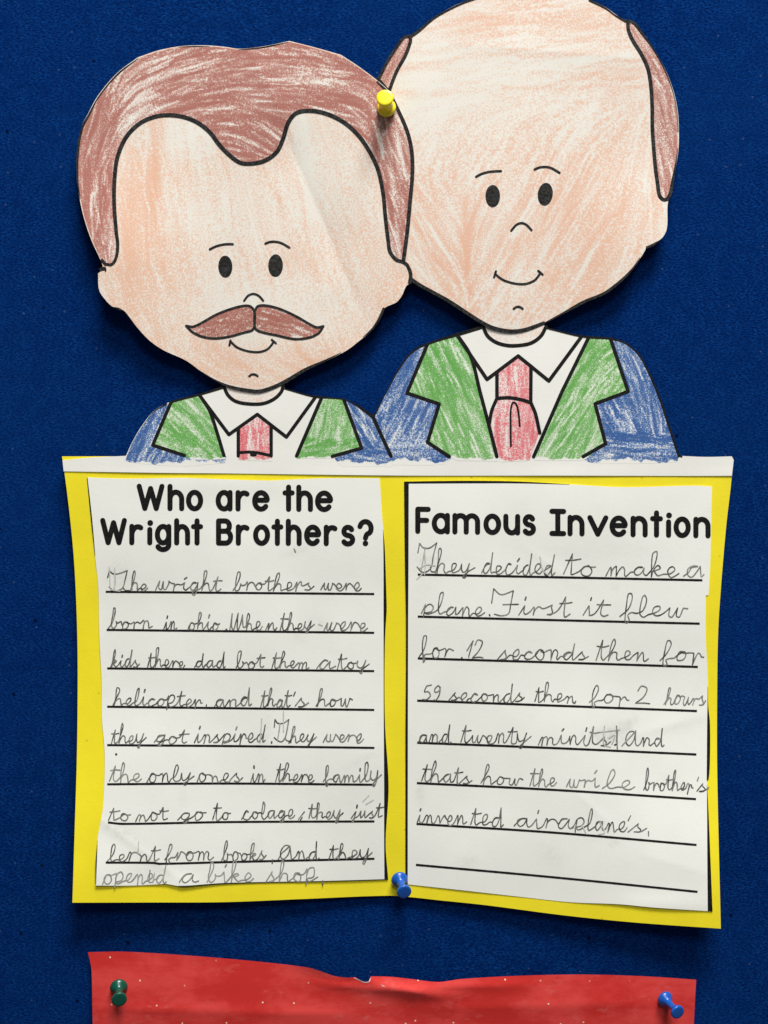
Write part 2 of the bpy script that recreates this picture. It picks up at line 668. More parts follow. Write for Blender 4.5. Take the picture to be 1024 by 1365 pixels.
card_poly = path([(82.7, 608.3, 'c'), (300, 608.3), (600, 608.8), (975, 609.5, 'c'), (975.6, 634), (968.3, 700), (961, 785.4), (957.3, 846.5),
                  (956, 942), (956.3, 1037), (961, 1237.9, 'c'), (850, 1230), (755, 1220.5), (647, 1206.5), (585, 1200), (548, 1196), (516, 1194),
                  (401, 1198.5), (300, 1202.5), (200, 1203), (96.6, 1203.3, 'c'), (99.5, 1111), (102.5, 1013), (103.6, 930), (103.4, 862),
                  (101.6, 800), (98.6, 745), (93.2, 687.7), (85.9, 629)], True, 6)
sheet('backing_card', card_poly, h_card, M_YEL, CRAFT, 7, 0, .0004)

# ---- shoulders drawn on one strip of paper
strip_pts = [(83.4, 613.7, 'c'), (120, 610), (168, 607.6, 'c'), (177.3, 587.4), (189, 567.9), (204.7, 548.4), (222.3, 537.6), (234, 533.7),
             (265.2, 526), (298.4, 516, 'c'), (308, 500, 'c'), (368, 500, 'c'), (380, 518, 'c'), (418, 528), (449.4, 530.6), (461, 532.7),
             (476.7, 540.5), (490.4, 550.3), (497.8, 554.5, 'c'), (511.5, 528), (526.5, 500), (541.6, 476.6), (554.4, 464.8), (576, 456),
             (608, 446.5), (643.6, 435.8, 'c'), (652, 422, 'c'), (716, 422, 'c'), (728, 436.9, 'c'), (775.2, 447.6), (813.9, 450.8),
             (833.2, 456.2), (850.4, 470), (863.3, 491.6), (878.3, 526), (891.2, 564.7), (905.5, 607.6, 'c'), (940, 609), (975.6, 608.3, 'c'),
             (978.2, 613.2, 'c'), (975.8, 634.2, 'c'), (911, 634.4), (740, 634), (550, 634), (422, 632.7), (300, 631), (216, 630.3), (85, 628.3, 'c')]
STRIP = sheet('shoulder_strip', path(strip_pts, True, 4), h_strip, M_STRIP, CRAFT, 5, 0, .00022)


def region(name, pts, hf, mat, parent, pig, off=.00003, grid=1.6, label=None):
    o = sheet(name, path(pts, True, 2.5), hf, mat, parent, grid, off, pig=pig, solid=False)
    if label: o['label'] = label
    return o


def ragged(y0, depth, seed):
    def f(X, Y, wob):
        k = np.sin(X * .55 + seed) * .25 + np.sin(X * .21 + seed * 2) * .45 + np.sin(X * .063 + seed) * .5
        return -smooth01((Y - y0 - k * depth * .45) / (depth * .55)) * 1.3
    return f


jl = rubbed((150, 430, 560, 640), lambda X, Y: np.where(X < 260, -1.12, np.where(Y > 595, .05, np.where(X < 500, 1.0, -1.25))), 11, .56, (1500, (1.1, 2.2), (22, 60), (.12, .42)), (300, (.6, 1.1), (14, 44), (.2, .55)), mod=ragged(615, 8, 1))
jr = rubbed((480, 430, 920, 640), lambda X, Y: np.where(X < 620, np.where(Y > 595, .02, -1.15), np.where(Y > 575, .12, 1.25 + (X - 850) * .006)), 12, .54, (1500, (1.1, 2.2), (22, 60), (.12, .42)), (300, (.6, 1.1), (14, 44), (.2, .55)), mod=ragged(613, 8, 2.5))
region('jacket', [(166.5, 615, 'c'), (170, 606), (177.6, 588), (189.4, 568.5), (205, 549), (222.3, 538.4, 'c'), (228, 536.6, 'c'), (203.7, 593.3, 'c'), (245.7, 607.3, 'c'),
                  (302, 608, 'c'), (300, 617, 'c'), (250, 622, 'c'), (195, 619)], h_strip, M_BLUE, STRIP, jl)
region('jacket', [(458.2, 532.7, 'c'), (476, 541), (490, 551), (497.2, 556, 'c'), (522, 611, 'c'), (523, 622, 'c'), (455, 622, 'c'), (446, 611, 'c'), (482.2, 597.2, 'c')], h_strip, M_BLUE, STRIP, jl)
region('jacket', [(499.2, 556, 'c'), (512, 529), (527, 501), (542, 477.5), (555, 466), (569.5, 460.5, 'c'), (542.6, 523.9, 'c'), (585.6, 538.5, 'c'), (570, 589.4, 'c'),
                  (602, 611.5, 'c'), (590, 619), (523, 620, 'c'), (521.6, 609.9, 'c')], h_strip, M_BLUE, STRIP, jr)
region('jacket', [(813.9, 451.5, 'c'), (833, 457), (850, 471), (863, 492.5), (878, 527), (891, 566), (904.5, 609, 'c'), (902, 616), (790, 617), (775.2, 611, 'c'),
                  (807.4, 591.5, 'c'), (793.4, 538.2, 'c'), (837.5, 521.7, 'c')], h_strip, M_BLUE, STRIP, jr)
gl = rubbed((190, 430, 500, 640), lambda X, Y: np.where(X < 350, .72, np.where(Y > 585, -.2, 1.75)), 21, .52, (800, (1.1, 2.2), (22, 60), (.12, .42)), (200, (.6, 1.1), (14, 44), (.2, .55)), mod=ragged(610, 5, 3))
gr = rubbed((530, 430, 850, 640), lambda X, Y: np.where(X < 700, 1.15 - (Y < 500) * .1, np.where(X < 800, -1.0, -.75)), 22, .55, (800, (1.1, 2.2), (22, 60), (.12, .42)), (200, (.6, 1.1), (14, 44), (.2, .55)), mod=ragged(610, 6, 5))
region('lapel', [(230, 535, 'c'), (266, 526.5, 'c'), (279, 546.4), (300.5, 612, 'c'), (256, 613, 'c'), (245.7, 607.3, 'c'), (203.7, 593.3, 'c')], h_strip, M_GREEN, STRIP, gl, .000045)
region('lapel', [(428.9, 530.5, 'c'), (458.2, 532.7, 'c'), (482.2, 597.2, 'c'), (441.6, 611, 'c'), (396, 611.5, 'c')], h_strip, M_GREEN, STRIP, gl, .000045)
region('lapel', [(569.5, 459.5, 'c'), (610, 447.5, 'c'), (627.5, 474.4), (651, 564.7), (666, 615, 'c'), (608, 614, 'c'), (570, 589.4, 'c'), (585.6, 538.5, 'c'), (542.6, 523.9, 'c')], h_strip, M_GREEN, STRIP, gr, .000045)
region('lapel', [(785, 449.7, 'c'), (813.9, 451.5, 'c'), (837.5, 521.7, 'c'), (793.4, 538.2, 'c'), (807.4, 591.5, 'c'), (778, 614, 'c'), (712, 614, 'c'), (749.4, 521.7, 'c')], h_strip, M_GREEN, STRIP, gr, .000045)
rt = rubbed((300, 440, 740, 640), lambda X, Y: np.full(X.shape, 1.62) + .1 * np.sin(Y * .05), 31, .52, (900, (1.1, 2.4), (22, 50), (.1, .36)), (260, (.7, 1.3), (12, 36), (.2, .5)), mod=ragged(612.5, 6, 8))
region('tie', [(343.2, 552.3, 'c'), (361.5, 568, 'c'), (363, 615, 'c'), (318, 613, 'c'), (319, 571, 'c')], h_strip, M_RED, STRIP, rt, .000045)
region('tie', [(690.9, 474.4, 'c'), (708, 488, 'c'), (707.5, 536.7, 'c'), (714, 551.8), (719.3, 575.4, 'c'), (706, 614, 'c'), (668, 616, 'c'), (652.2, 566, 'c'), (655.4, 547.5), (662.2, 532, 'c'), (662.5, 495, 'c')], h_strip, M_RED, STRIP, rt, .000045)
nk = rubbed((280, 400, 760, 560), lambda X, Y: .2 * np.sin(X * .05), 41, .36, (500, (1.5, 3), (20, 50), (.04, .14)), (60, (.8, 1.4), (10, 30), (.1, .3)))
region('neck', [(300, 514, 'c'), (304.3, 526.9), (314, 534.7), (329.7, 538.2), (350, 537.6), (365.4, 531.8), (375.2, 522), (377, 512, 'c')], h_strip, M_NECK, STRIP, nk, .000045)
region('neck', [(643.6, 433, 'c'), (650, 447), (661, 455.5), (675, 459.5), (690, 459.8), (708, 456.5), (721, 447.5), (727.5, 435, 'c')], h_strip, M_NECK, STRIP, nk, .000045)

ol = Ink(h_strip, .00010)
# left figure
ol.poly([(298.4, 515), (304.3, 526.9), (314, 534.7), (329.7, 538.2), (350, 538.0), (365.4, 531.8), (375.2, 522), (377.5, 514)], 4.6)
ol.poly([(266.2, 527, 'c'), (305.3, 579.2, 'c'), (343.2, 552.3, 'c'), (382, 582.5, 'c'), (421, 528.8, 'c')], 4.6)
ol.poly([(266.5, 527), (279, 546.4), (289, 575), (298.6, 607)], 4.6)
ol.poly([(228, 536.6, 'c'), (203.7, 593.3, 'c'), (246, 607, 'c')], 4.6)
ol.poly([(428.9, 530, 'c'), (395.5, 607.6, 'c')], 4.8)
ol.poly([(458.5, 533, 'c'), (482.2, 597.2, 'c'), (443, 608.3, 'c')], 4.6)
ol.line(path([(297, 516.6), (265.2, 526.3), (234, 534.2), (227, 536.6)]), [3.6, 3.0, 2.6, 3.2])
ol.line(path([(222, 538.5), (204.9, 549), (190, 568)]), [2.0, .7, .5])
ol.line(path([(379, 518.2), (418, 528.4), (449.4, 531.2), (461, 533.2), (476.7, 541), (490.4, 550.8), (497.2, 556)]), [1.6, 2.0, 3.0, 2.2, 1.4, 3.4, 4.4])
ol.poly([(497.4, 555.6), (508, 579), (521.4, 608)], 4.8)
ol.poly([(317.8, 571.5, 'c'), (317.8, 607.4, 'c')], 4.6)
ol.poly([(361.6, 568, 'c'), (361.6, 607.4, 'c')], 4.6)
ol.poly([(318.5, 603.4), (330, 602.6), (342, 603.3), (361, 607.2)], 4.0)
ol.ellipse(338, 606, 4.6, 2.6)
# right figure
ol.poly([(643.6, 434), (650, 447.5), (661, 456), (675, 460.2), (690, 460.6), (708, 457.2), (721, 448), (728, 435.5)], 4.8)
ol.poly([(610.3, 448, 'c'), (649.4, 505.6, 'c'), (690.9, 474.4, 'c'), (731.8, 507.7, 'c'), (775.2, 448.7, 'c')], 4.8)
ol.poly([(611, 448), (627.5, 474.4), (640, 522), (651.3, 564.7), (662.5, 608.6)], 4.8)
ol.poly([(569.5, 460, 'c'), (542.6, 523.9, 'c'), (585.6, 538.5, 'c'), (570, 589.4, 'c'), (599, 608.6, 'c')], 4.8)
ol.line(path([(645, 435.6), (608, 446.6), (576, 456.4), (554.8, 465.4), (542, 477.2), (527, 500.4), (512, 528.4), (499, 554)]), [4.0, 4.6, 3.4, 2.8, 2.4, 1.8, 1.6, 2.6])
ol.line(path([(727, 437), (775.2, 448.3), (813.9, 451.6), (833, 457), (850, 470.8), (863, 492.4), (878, 526.8), (891, 565.5), (905, 608)]), [2.0, 2.4, 3.4, 2.2, 2.4, 2.8, 3.0, 3.0, 3.0])
ol.line(path([(905, 607.4), (909, 608.9)]), 2.0)
ol.poly([(662.6, 496, 'c'), (662.6, 530.6, 'c')], 4.8)
ol.poly([(708, 488, 'c'), (707.6, 536.7, 'c')], 4.8)
ol.poly([(662.5, 531), (679, 530.2), (696, 533), (708, 537)], 4.8)
ol.poly([(662, 532), (655.6, 547.5), (652.4, 564.7)], 4.6)
ol.poly([(708.4, 538), (714, 551.8), (719.6, 577)], 4.8)
ol.poly([(681.2, 595), (680.8, 570), (680.9, 547.5), (682.6, 539), (685, 536.2), (688.6, 539.5), (691.6, 551.8), (692.8, 567.9)], 2.6)
ol.poly([(784.9, 449.7, 'c'), (749.4, 521.7, 'c'), (711.5, 608.6, 'c')], 4.8)
ol.poly([(813.9, 451.5, 'c'), (837.5, 521.7, 'c'), (793.4, 538.2, 'c'), (807.4, 591.5, 'c'), (777.5, 608.6, 'c')], 4.8)
ol.build('outline', M_LINE, STRIP)

# ---- bald head
rh = [(504, 105.4, 'c'), (514.7, 83), (526, 65), (538.3, 48.5), (548.4, 46.5), (557.4, 40.4), (577.6, 23.6), (600, 10.6), (622.5, .4), (652, -9), (690, -15), (725, -16),
      (758, -11), (786.5, -.6), (807.8, 9.8), (821.3, 19.6), (834, 27.4), (844.5, 29.6), (857.4, 45), (870.9, 64), (886.6, 92), (897.9, 121.3), (903.6, 148.2),
      (905.1, 175.2), (904.6, 197.7), (902, 217), (898.6, 238), (894.5, 258.4), (891, 267.4), (889.8, 276.4), (889.8, 296.6), (888.2, 307.8), (883, 316.8),
      (875.2, 322.6), (866.5, 329, 'c'), (861.3, 328, 'c'), (860.6, 332.5), (853.5, 344.4), (842.6, 360.5), (827, 376.5), (806.6, 391.4), (779.6, 402.6),
      (754.6, 416.2), (726, 431.4), (700.7, 441.6), (680.5, 444), (658, 439.4), (642.3, 431.6), (619.8, 417), (597.4, 402.2), (574.9, 389.8), (556, 379),
      (540, 366, 'c'), (522, 320), (508, 220), (503, 150)]


def ang_r(X, Y):
    a = np.full(X.shape, 2.09)
    t = smooth01((190 - Y) / 70)
    a = a * (1 - t) + t * 3.02
    lf = smooth01((650 - X) / 60) * smooth01((Y - 200) / 60)
    a = a * (1 - lf) + lf * .95
    ed = smooth01((X - 820) / 40) * smooth01((Y - 110) / 60)
    return a * (1 - ed) + ed * 1.64


def mod_r(X, Y, wob):
    d = .16 * gauss(X, Y, 770, 200, 34, 120, .45) + .16 * gauss(X, Y, 800, 310, 40, 90, .2) + .18 * gauss(X, Y, 565, 290, 16, 90, -.3)
    d += .12 * gauss(X, Y, 700, 20, 150, 20) + .14 * gauss(X, Y, 740, 330, 6, 80, .32) + .08 * gauss(X, Y, 610, 370, 60, 26, .6)
    d -= .22 * gauss(X, Y, 760, 190, 7, 60, .55) + .25 * gauss(X, Y, 745, 285, 4, 75, .33) + .2 * gauss(X, Y, 690, 365, 5, 40, .3)
    d -= .12 * gauss(X, Y, 560, 140, 26, 60) + .10 * gauss(X, Y, 690, 100, 110, 40)
    d -= .06 * smooth01((Y - 422) / 14)
    return d


HEAD_R = sheet('head', path(rh, True, 3), h_head_r, M_SKIN_R, CRAFT, 1.9, 0, .00022,
               pig=rubbed((490, -30, 920, 460), ang_r, 51, .38, (1500, (1.6, 4.2), (30, 110), (.03, .15)), (330, (.9, 2.0), (26, 100), (.12, .36)), .03, mod=mod_r))
HEAD_R['label'] = 'bald smiling head with brown hair at both sides'
hr = rubbed((490, 10, 920, 290), lambda X, Y: np.where(X > 700, 1.35 - (Y < 110) * .25, -1.05), 61, .56, (900, (1.2, 2.4), (24, 60), (.12, .4)), (220, (.7, 1.2), (12, 40), (.2, .5)))
region('hair', [(839, 31, 'c'), (845, 31.5), (857, 46.5), (870, 65.5), (885.6, 93.5), (896.6, 122.5), (902, 149), (903.4, 175.2), (903, 197), (900, 217), (896.4, 237), (891.5, 262),
                (884.2, 266.3), (878.6, 260.6), (876.3, 245), (873, 222.5), (870.5, 195), (869.6, 155), (868, 116.8), (864, 92), (855, 72), (843.8, 54), (838, 40.4)], h_head_r, M_HAIR, HEAD_R, hr)
region('hair', [(504.5, 106, 'c'), (524, 70), (538.3, 51), (547, 49.5, 'c'), (547, 56), (540.5, 74), (530.4, 92), (523.7, 107.8), (518.5, 122, 'c')], h_head_r, M_HAIR, HEAD_R, hr)


def eye(hf, parent, cx, cy, rx, ry, tilt):
    k = Ink(hf, .00012); k.ellipse(cx, cy, rx, ry, tilt); k.build('eye', M_LINE_HEAD, parent)


def strokes(name, hf, parent, items, mat=None, off=.00012):
    k = Ink(hf, off)
    for pts, w in items: k.poly(pts, w)
    return k.build(name, mat or M_LINE_HEAD, parent)


def tapered(k, pts, w):
    k.line(path(pts, step=1.5), w)


eye(h_head_r, HEAD_R, 657, 261.3, 9.7, 14.8, 0.0)
eye(h_head_r, HEAD_R, 727, 258.8, 10.0, 15.2, .12)
strokes('eyebrow', h_head_r, HEAD_R, [([(634.9, 235.5), (642, 231.8), (651.3, 229.2), (660, 228.3), (668, 228)], 3.2)])
strokes('eyebrow', h_head_r, HEAD_R, [([(712.8, 225.8), (719, 223.2), (727, 222.4), (735, 224), (746, 230.3)], 3.2)])
strokes('nose', h_head_r, HEAD_R, [([(681.6, 307.4), (688.4, 299.8), (695, 297.3), (701.8, 299.6), (708.6, 306.7)], 3.1)])
strokes('mouth', h_head_r, HEAD_R, [([(660.3, 365), (666, 370), (673.8, 374.4), (687.2, 378), (700.7, 378.4), (712, 374.2), (716.5, 369.6), (720, 364.6)], 3.1),
                                    ([(661.2, 361.6), (658.8, 369.4)], 3.1), ([(717.6, 361), (723.4, 366)], 3.1)])
strokes('chin', h_head_r, HEAD_R, [([(685, 411.6), (688, 409.4), (691, 408.9), (694, 409.6), (696.7, 411.6)], 3.2)])
k = Ink(h_head_r, .00012)
tapered(k, [(837, 29), (838, 40.4), (843.8, 54), (855, 72), (864, 92), (868, 116.8), (869.6, 143.8), (869.8, 170.7), (871.6, 197.7), (874, 225), (876.8, 245), (879.2, 260.2), (884.4, 266), (890, 264.8), (894.8, 254)], [4.6, 5, 5, 5, 5, 5, 5, 5, 5, 4.6])
tapered(k, [(834, 27.6), (844.5, 30.4), (857, 45.8), (870.5, 64.8), (886, 92.6), (897, 121.6), (902.6, 148.2), (904.2, 175.2)], [4.2, 4.0, 2.4, 1.6, 1.2, 1.0, .8, .9])
tapered(k, [(903.6, 197.7), (901, 217), (897.2, 238), (893.2, 258.4), (890.6, 266)], [.9, 1.6, 3.0, 4.0, 3.2])
tapered(k, [(786, .4), (807.2, 11), (820.6, 20.8), (834, 28.4)], [3.0, 2.6, 1.8, 3.4])
k.build('outline', M_LINE_HEAD, HEAD_R); k = Ink(h_head_r, .00012)
tapered(k, [(505.4, 104.6), (515.8, 83.6), (527, 65.8), (538.8, 50), (548, 48.2)], [4.4, 4.2, 4.2, 4.2, 4.2])
tapered(k, [(547.3, 49), (547, 56), (540.5, 74), (530.4, 92), (523.7, 107.8), (518, 124)], 4.6)
tapered(k, [(504, 105), (512, 115), (521, 125)], 5)
tapered(k, [(548.6, 48), (558, 41.6), (578, 24.8), (600.4, 12), (623, 1.8), (652, -7.6)], [4.4, 3.6, 2.8, 2.6, 3.2, 3.6])
k.build('outline', M_LINE_HEAD, HEAD_R); k = Ink(h_head_r, .00012)
tapered(k, [(546, 370.4), (557, 378.2), (574.9, 388.2), (597.4, 400.6), (619.8, 415.2), (642.3, 429.6), (658, 437.2), (680.5, 441.6), (700.7, 439.4), (725, 430.6)], [5, 4.6, 4.6, 4.8, 4.8, 4.8, 5.2, 5.4, 5.2, 4.6])
tapered(k, [(725, 431), (754, 415.6), (779, 402), (805.8, 390.6), (826, 375.6), (842, 359.6), (853, 343.6)], [1.4, 2.4, 4.2, 3.6, 3.8, 2.8, .8])
k.build('outline', M_LINE_HEAD, HEAD_R); k = Ink(h_head_r, .00012)
tapered(k, [(862.5, 329.6), (869, 327), (876, 322.6)], [2.6, 3.6, 1.6])
k.build('outline', M_LINE_HEAD, HEAD_R)

# ---- head with hair and moustache
lh = [(242.4, 61.4), (273, 60.4), (300, 62.4), (320, 65), (353, 61.4), (386, 54.6, 'c'), (421.6, 63.6), (454.6, 73, 'c'), (477.4, 88), (502.8, 107), (521.6, 124.4), (532.2, 144),
      (545.4, 174.6), (551.8, 202.5), (552.6, 233), (549.6, 268.5), (545.8, 309), (540.6, 346), (545, 352), (549.8, 365.6), (548.4, 377.4, 'c'), (542, 381), (536, 393.7), (529, 402.6),
      (515, 409), (511.4, 412.5, 'c'), (503.8, 429), (495, 441.4), (480.6, 453.2), (461.4, 467.6), (431.4, 483), (407.8, 494), (375, 513.8), (344, 524), (330, 522.8),
      (304, 516.6), (271.7, 497.6), (248.3, 480.8), (217.8, 466.6), (199, 453.5), (182.7, 436), (166.2, 414.8), (158, 410.6), (149.8, 408.5), (141.6, 400.8), (132.3, 386.7), (130.8, 364.5, 'c'),
      (135.8, 361, 'c'), (137, 354, 'c'), (133.4, 345), (121.7, 319.5), (111.6, 289), (105.2, 258.4), (101.8, 228), (102.3, 202.5), (108.4, 169.5), (117.4, 151.7), (130, 128.5),
      (155.4, 98), (183.8, 76.4, 'c'), (211.9, 67)]


def ang_l(X, Y):
    a = 1.45 - smooth01((X - 250) / 200) * .25
    low = smooth01((Y - 440) / 60)
    a = a * (1 - low) + low * (.35)
    ml = smooth01((240 - X) / 60) * smooth01((Y - 300) / 80)
    return a * (1 - ml) + ml * 1.15


def mod_l(X, Y, wob):
    d = .30 * gauss(X, Y, 205, 235, 7, 60, .06) + .20 * gauss(X, Y, 172, 310, 12, 60) + .12 * gauss(X, Y, 200, 380, 40, 60, .5) + .08 * gauss(X, Y, 330, 480, 90, 22)
    d -= .09 * gauss(X, Y, 270, 290, 60, 80) + .10 * gauss(X, Y, 270, 180, 60, 16) + .16 * gauss(X, Y, 405, 190, 8, 50, -.2) + .05 * gauss(X, Y, 440, 260, 60, 80)
    d += .10 * gauss(X, Y, 520, 390, 16, 20)
    d -= .16 * gauss(X, Y, 370, 420, 60, 30)
    return d


HEAD_L = sheet('head', path(lh, True, 3), h_head_l, M_SKIN_L, CRAFT, 1.9, 0, .00022,
               pig=rubbed((95, 45, 560, 535), ang_l, 71, .48, (1100, (1.6, 4.0), (24, 90), (.03, .12)), (160, (.9, 1.8), (20, 80), (.10, .28)), .03, mod=mod_l))
HEAD_L['label'] = 'head with swept brown hair and a brown moustache'


def ang_hair(X, Y):
    t = smooth01((190 - X) / 50)
    top = -.28 + (X - 250) * .0024
    a = top * (1 - t) + t * (-1.25 - smooth01((Y - 200) / 60) * .35)
    r = smooth01((X - 455) / 50) * smooth01((Y - 90) / 60)
    a = a * (1 - r) + r * 1.28
    m = gauss(X, Y, 350, 180, 34, 26)
    return a * (1 - m) + m * .7


def mod_hair(X, Y, wob):
    d = .16 * gauss(X, Y, 270, 130, 80, 14, .1) + .15 * gauss(X, Y, 385, 140, 20, 20) + .15 * gauss(X, Y, 130, 270, 20, 60) - .12 * gauss(X, Y, 190, 130, 34, 20, -.7)
    d += .10 * gauss(X, Y, 345, 208, 30, 8) + .1 * gauss(X, Y, 480, 130, 24, 30) - .15 * gauss(X, Y, 535, 190, 10, 40)
    d -= .10 * gauss(X, Y, 270, 110, 50, 8, -.3)
    return d


hl = rubbed((95, 45, 560, 365), ang_hair, 81, .52, (2600, (1.2, 2.4), (26, 75), (.10, .36)), (750, (.6, 1.15), (14, 48), (.2, .55)), .04, mod=mod_hair)
inner = [(526.9, 345), (519.8, 335), (517.6, 321), (514.3, 294), (510.5, 255.8), (502.8, 222.8), (487.6, 193.6), (472.4, 174.6), (454.6, 160.6), (431.7, 150.5), (408.9, 147.6), (393.6, 151.7),
         (384, 164.4), (377.6, 184.7), (369, 202.5), (353, 214.2), (335, 218), (321, 217), (308.4, 208.9), (293, 193.6), (280.5, 177), (265.2, 164.4), (247.4, 156.6), (227, 153.4), (206.8, 155.5),
         (186.5, 164.4), (168.7, 182.2), (157.3, 207.6), (153.3, 232), (152.2, 268.5), (154.8, 306.6), (157, 328), (154.5, 344.5), (148.7, 352.6), (141, 352)]
hair_poly = [(137.5, 350, 'c'), (134.4, 345), (122.8, 319), (112.8, 289), (106.6, 258.4), (103.4, 228), (104, 202.5), (110, 170), (118.8, 152.6), (131.2, 129.5), (156.4, 99), (184.4, 77.6, 'c'), (212, 68.2),
             (242.4, 62.6), (273, 61.6), (300, 63.6), (320, 66.2), (353, 62.6), (386, 55.8, 'c'), (421.4, 64.8), (454.2, 74.2, 'c'), (476.8, 89), (502, 108), (520.4, 125.4), (530.8, 144.6),
             (544, 175), (550, 202.5), (550.8, 233), (547.8, 268.5), (544, 309), (537.4, 347, 'c')] + inner
region('hair', hair_poly, h_head_l, M_HAIR, HEAD_L, hl)
ms = rubbed((240, 395, 440, 460), lambda X, Y: np.where(X < 339, -.32, .32), 91, .56, (420, (1.1, 2.2), (20, 50), (.12, .36)), (90, (.6, 1.1), (12, 30), (.2, .5)))
ml_ = [(248.3, 434.3, 'c'), (257.6, 435.3), (269.4, 430), (288, 419.5), (309.2, 411.3), (325.6, 407.5), (333.8, 408.3), (339.2, 415), (339.7, 428.9), (337, 439.5), (325.6, 443.2), (306.9, 448.4), (288, 451), (271.7, 449.3), (257.6, 443.2)]
mr_ = [(339.4, 415), (344, 408), (355.8, 407.3), (374.5, 412.3), (395.6, 421.9), (412, 431.4), (422.6, 436.2), (431.2, 434.8, 'c'), (424.9, 444), (412, 450), (393.3, 451.9), (369.8, 447.2), (346.4, 441.8), (340.2, 437)]
MO = region('moustache', ml_ + [(339.6, 432)] if False else
            [(248.3, 434.3, 'c'), (257.6, 435.3), (269.4, 430), (288, 419.5), (309.2, 411.3), (325.6, 407.5), (333.8, 408.3), (339.3, 413, 'c'), (344, 408), (355.8, 407.3), (374.5, 412.3), (395.6, 421.9), (412, 431.4),
             (422.6, 436.2), (431.2, 434.8, 'c'), (424.9, 444), (412, 450), (393.3, 451.9), (369.8, 447.2), (346.4, 441.8), (339.6, 438, 'c'), (336, 440.5), (325.6, 443.2), (306.9, 448.4), (288, 451), (271.7, 449.3), (257.6, 443.2)],
            h_head_l, M_MOUST, HEAD_L, ms, grid=1.8)
eye(h_head_l, HEAD_L, 300.5, 355.3, 9.4, 14.6, -.03)
eye(h_head_l, HEAD_L, 367.5, 353.9, 9.8, 15.0, .02)
strokes('eyebrow', h_head_l, HEAD_L, [([(279.9, 332.3), (287, 328.8), (295, 326.4), (303, 325.4), (310.4, 325.5)], 3.2)])
strokes('eyebrow', h_head_l, HEAD_L, [([(354, 324.6), (360, 322.5), (367.5, 322.2), (376, 324.4), (385.8, 330)], 3.2)])
strokes('nose', h_head_l, HEAD_L, [([(325.6, 400.8), (331, 394), (338, 391.7), (345.2, 394.4), (351, 400.8)], 3.0)])
strokes('mouth', h_head_l, HEAD_L, [([(307.3, 455), (316.2, 462.9), (330.3, 468), (345, 469.2), (355.8, 466), (361.5, 460.5), (365.2, 455)], 3.0),
                                    ([(307.3, 453.8), (306, 460.3)], 3.0), ([(362.5, 453), (367.8, 457.5)], 3.0)])
strokes('chin', h_head_l, HEAD_L, [([(332.5, 501.4), (335, 499.4), (337.8, 498.9), (340.6, 499.4), (343.4, 501.2)], 3.1)])
k = Ink(h_head_l, .00014)
tapered(k, list(inner)[::-1] + [(531, 347.4), (537.4, 349)], [3.6, 5, 5.4, 5.6, 5.6, 5.6, 5.6, 5.6, 5.6, 5.6, 5.4, 5.2, 5.0, 4.8])
tapered(k, [(136, 347), (141, 352.4)], 4.2)
tapered(k, [(502.8, 109), (519.4, 125.6), (529.8, 144.6), (543, 175), (549, 202.5), (549.8, 233), (546.8, 268.5), (543, 309), (538, 347)], [2.2, 4.4, 4.8, 5.2, 5.2, 5.2, 5.2, 5.2, 5.2])
tapered(k, [(537.4, 349), (543, 353.5), (547.6, 365.6), (546.4, 376.6)], [4.8, 4.6, 5, 5])
tapered(k, [(107, 265), (103.6, 240), (103.8, 203), (109.8, 170.5), (119, 152.6), (131.2, 129.6), (156.6, 99.2), (183.6, 78.2)], [.7, 2.6, 3.4, 3.4, 3.2, 1.6, 1.8, 2.2, .8])
tapered(k, [(238, 62.6), (256, 61.6), (280, 61.8)], [.4, 1.1, .4])
tapered(k, [(318, 66), (335, 64.8), (353, 62.6), (384, 56)], [.5, 1.6, 1.6, .4])
tapered(k, [(134, 359), (139.5, 358), (141, 361)], [4, 5.5, 2])
tapered(k, [(151, 409.3), (158, 411.4), (165, 414.4)], [.8, 2.8, .8])
tapered(k, [(260, 490), (285, 505.6), (304.5, 514.6), (330.3, 520.3), (348, 521.2), (374.5, 511.6), (407.3, 492.4), (430.8, 481.8), (455, 470)], [.5, 1.4, 3.6, 4.8, 5.0, 5.0, 4.2, 2.8, .5])
tapered(k, [(511.4, 411.4), (509.4, 416.4), (503, 429), (494.4, 440.4), (484, 449.4)], [3.2, 3.4, 2.6, 2.2, .5])
k.build('outline', M_LINE_HEAD, HEAD_L)
mk = Ink(h_head_l, .00016)
mk.poly(ml_, 3.2, closed=True); mk.poly(mr_, 3.2, closed=True)
mk.build('moustache_outline', M_LINE_HEAD, HEAD_L)

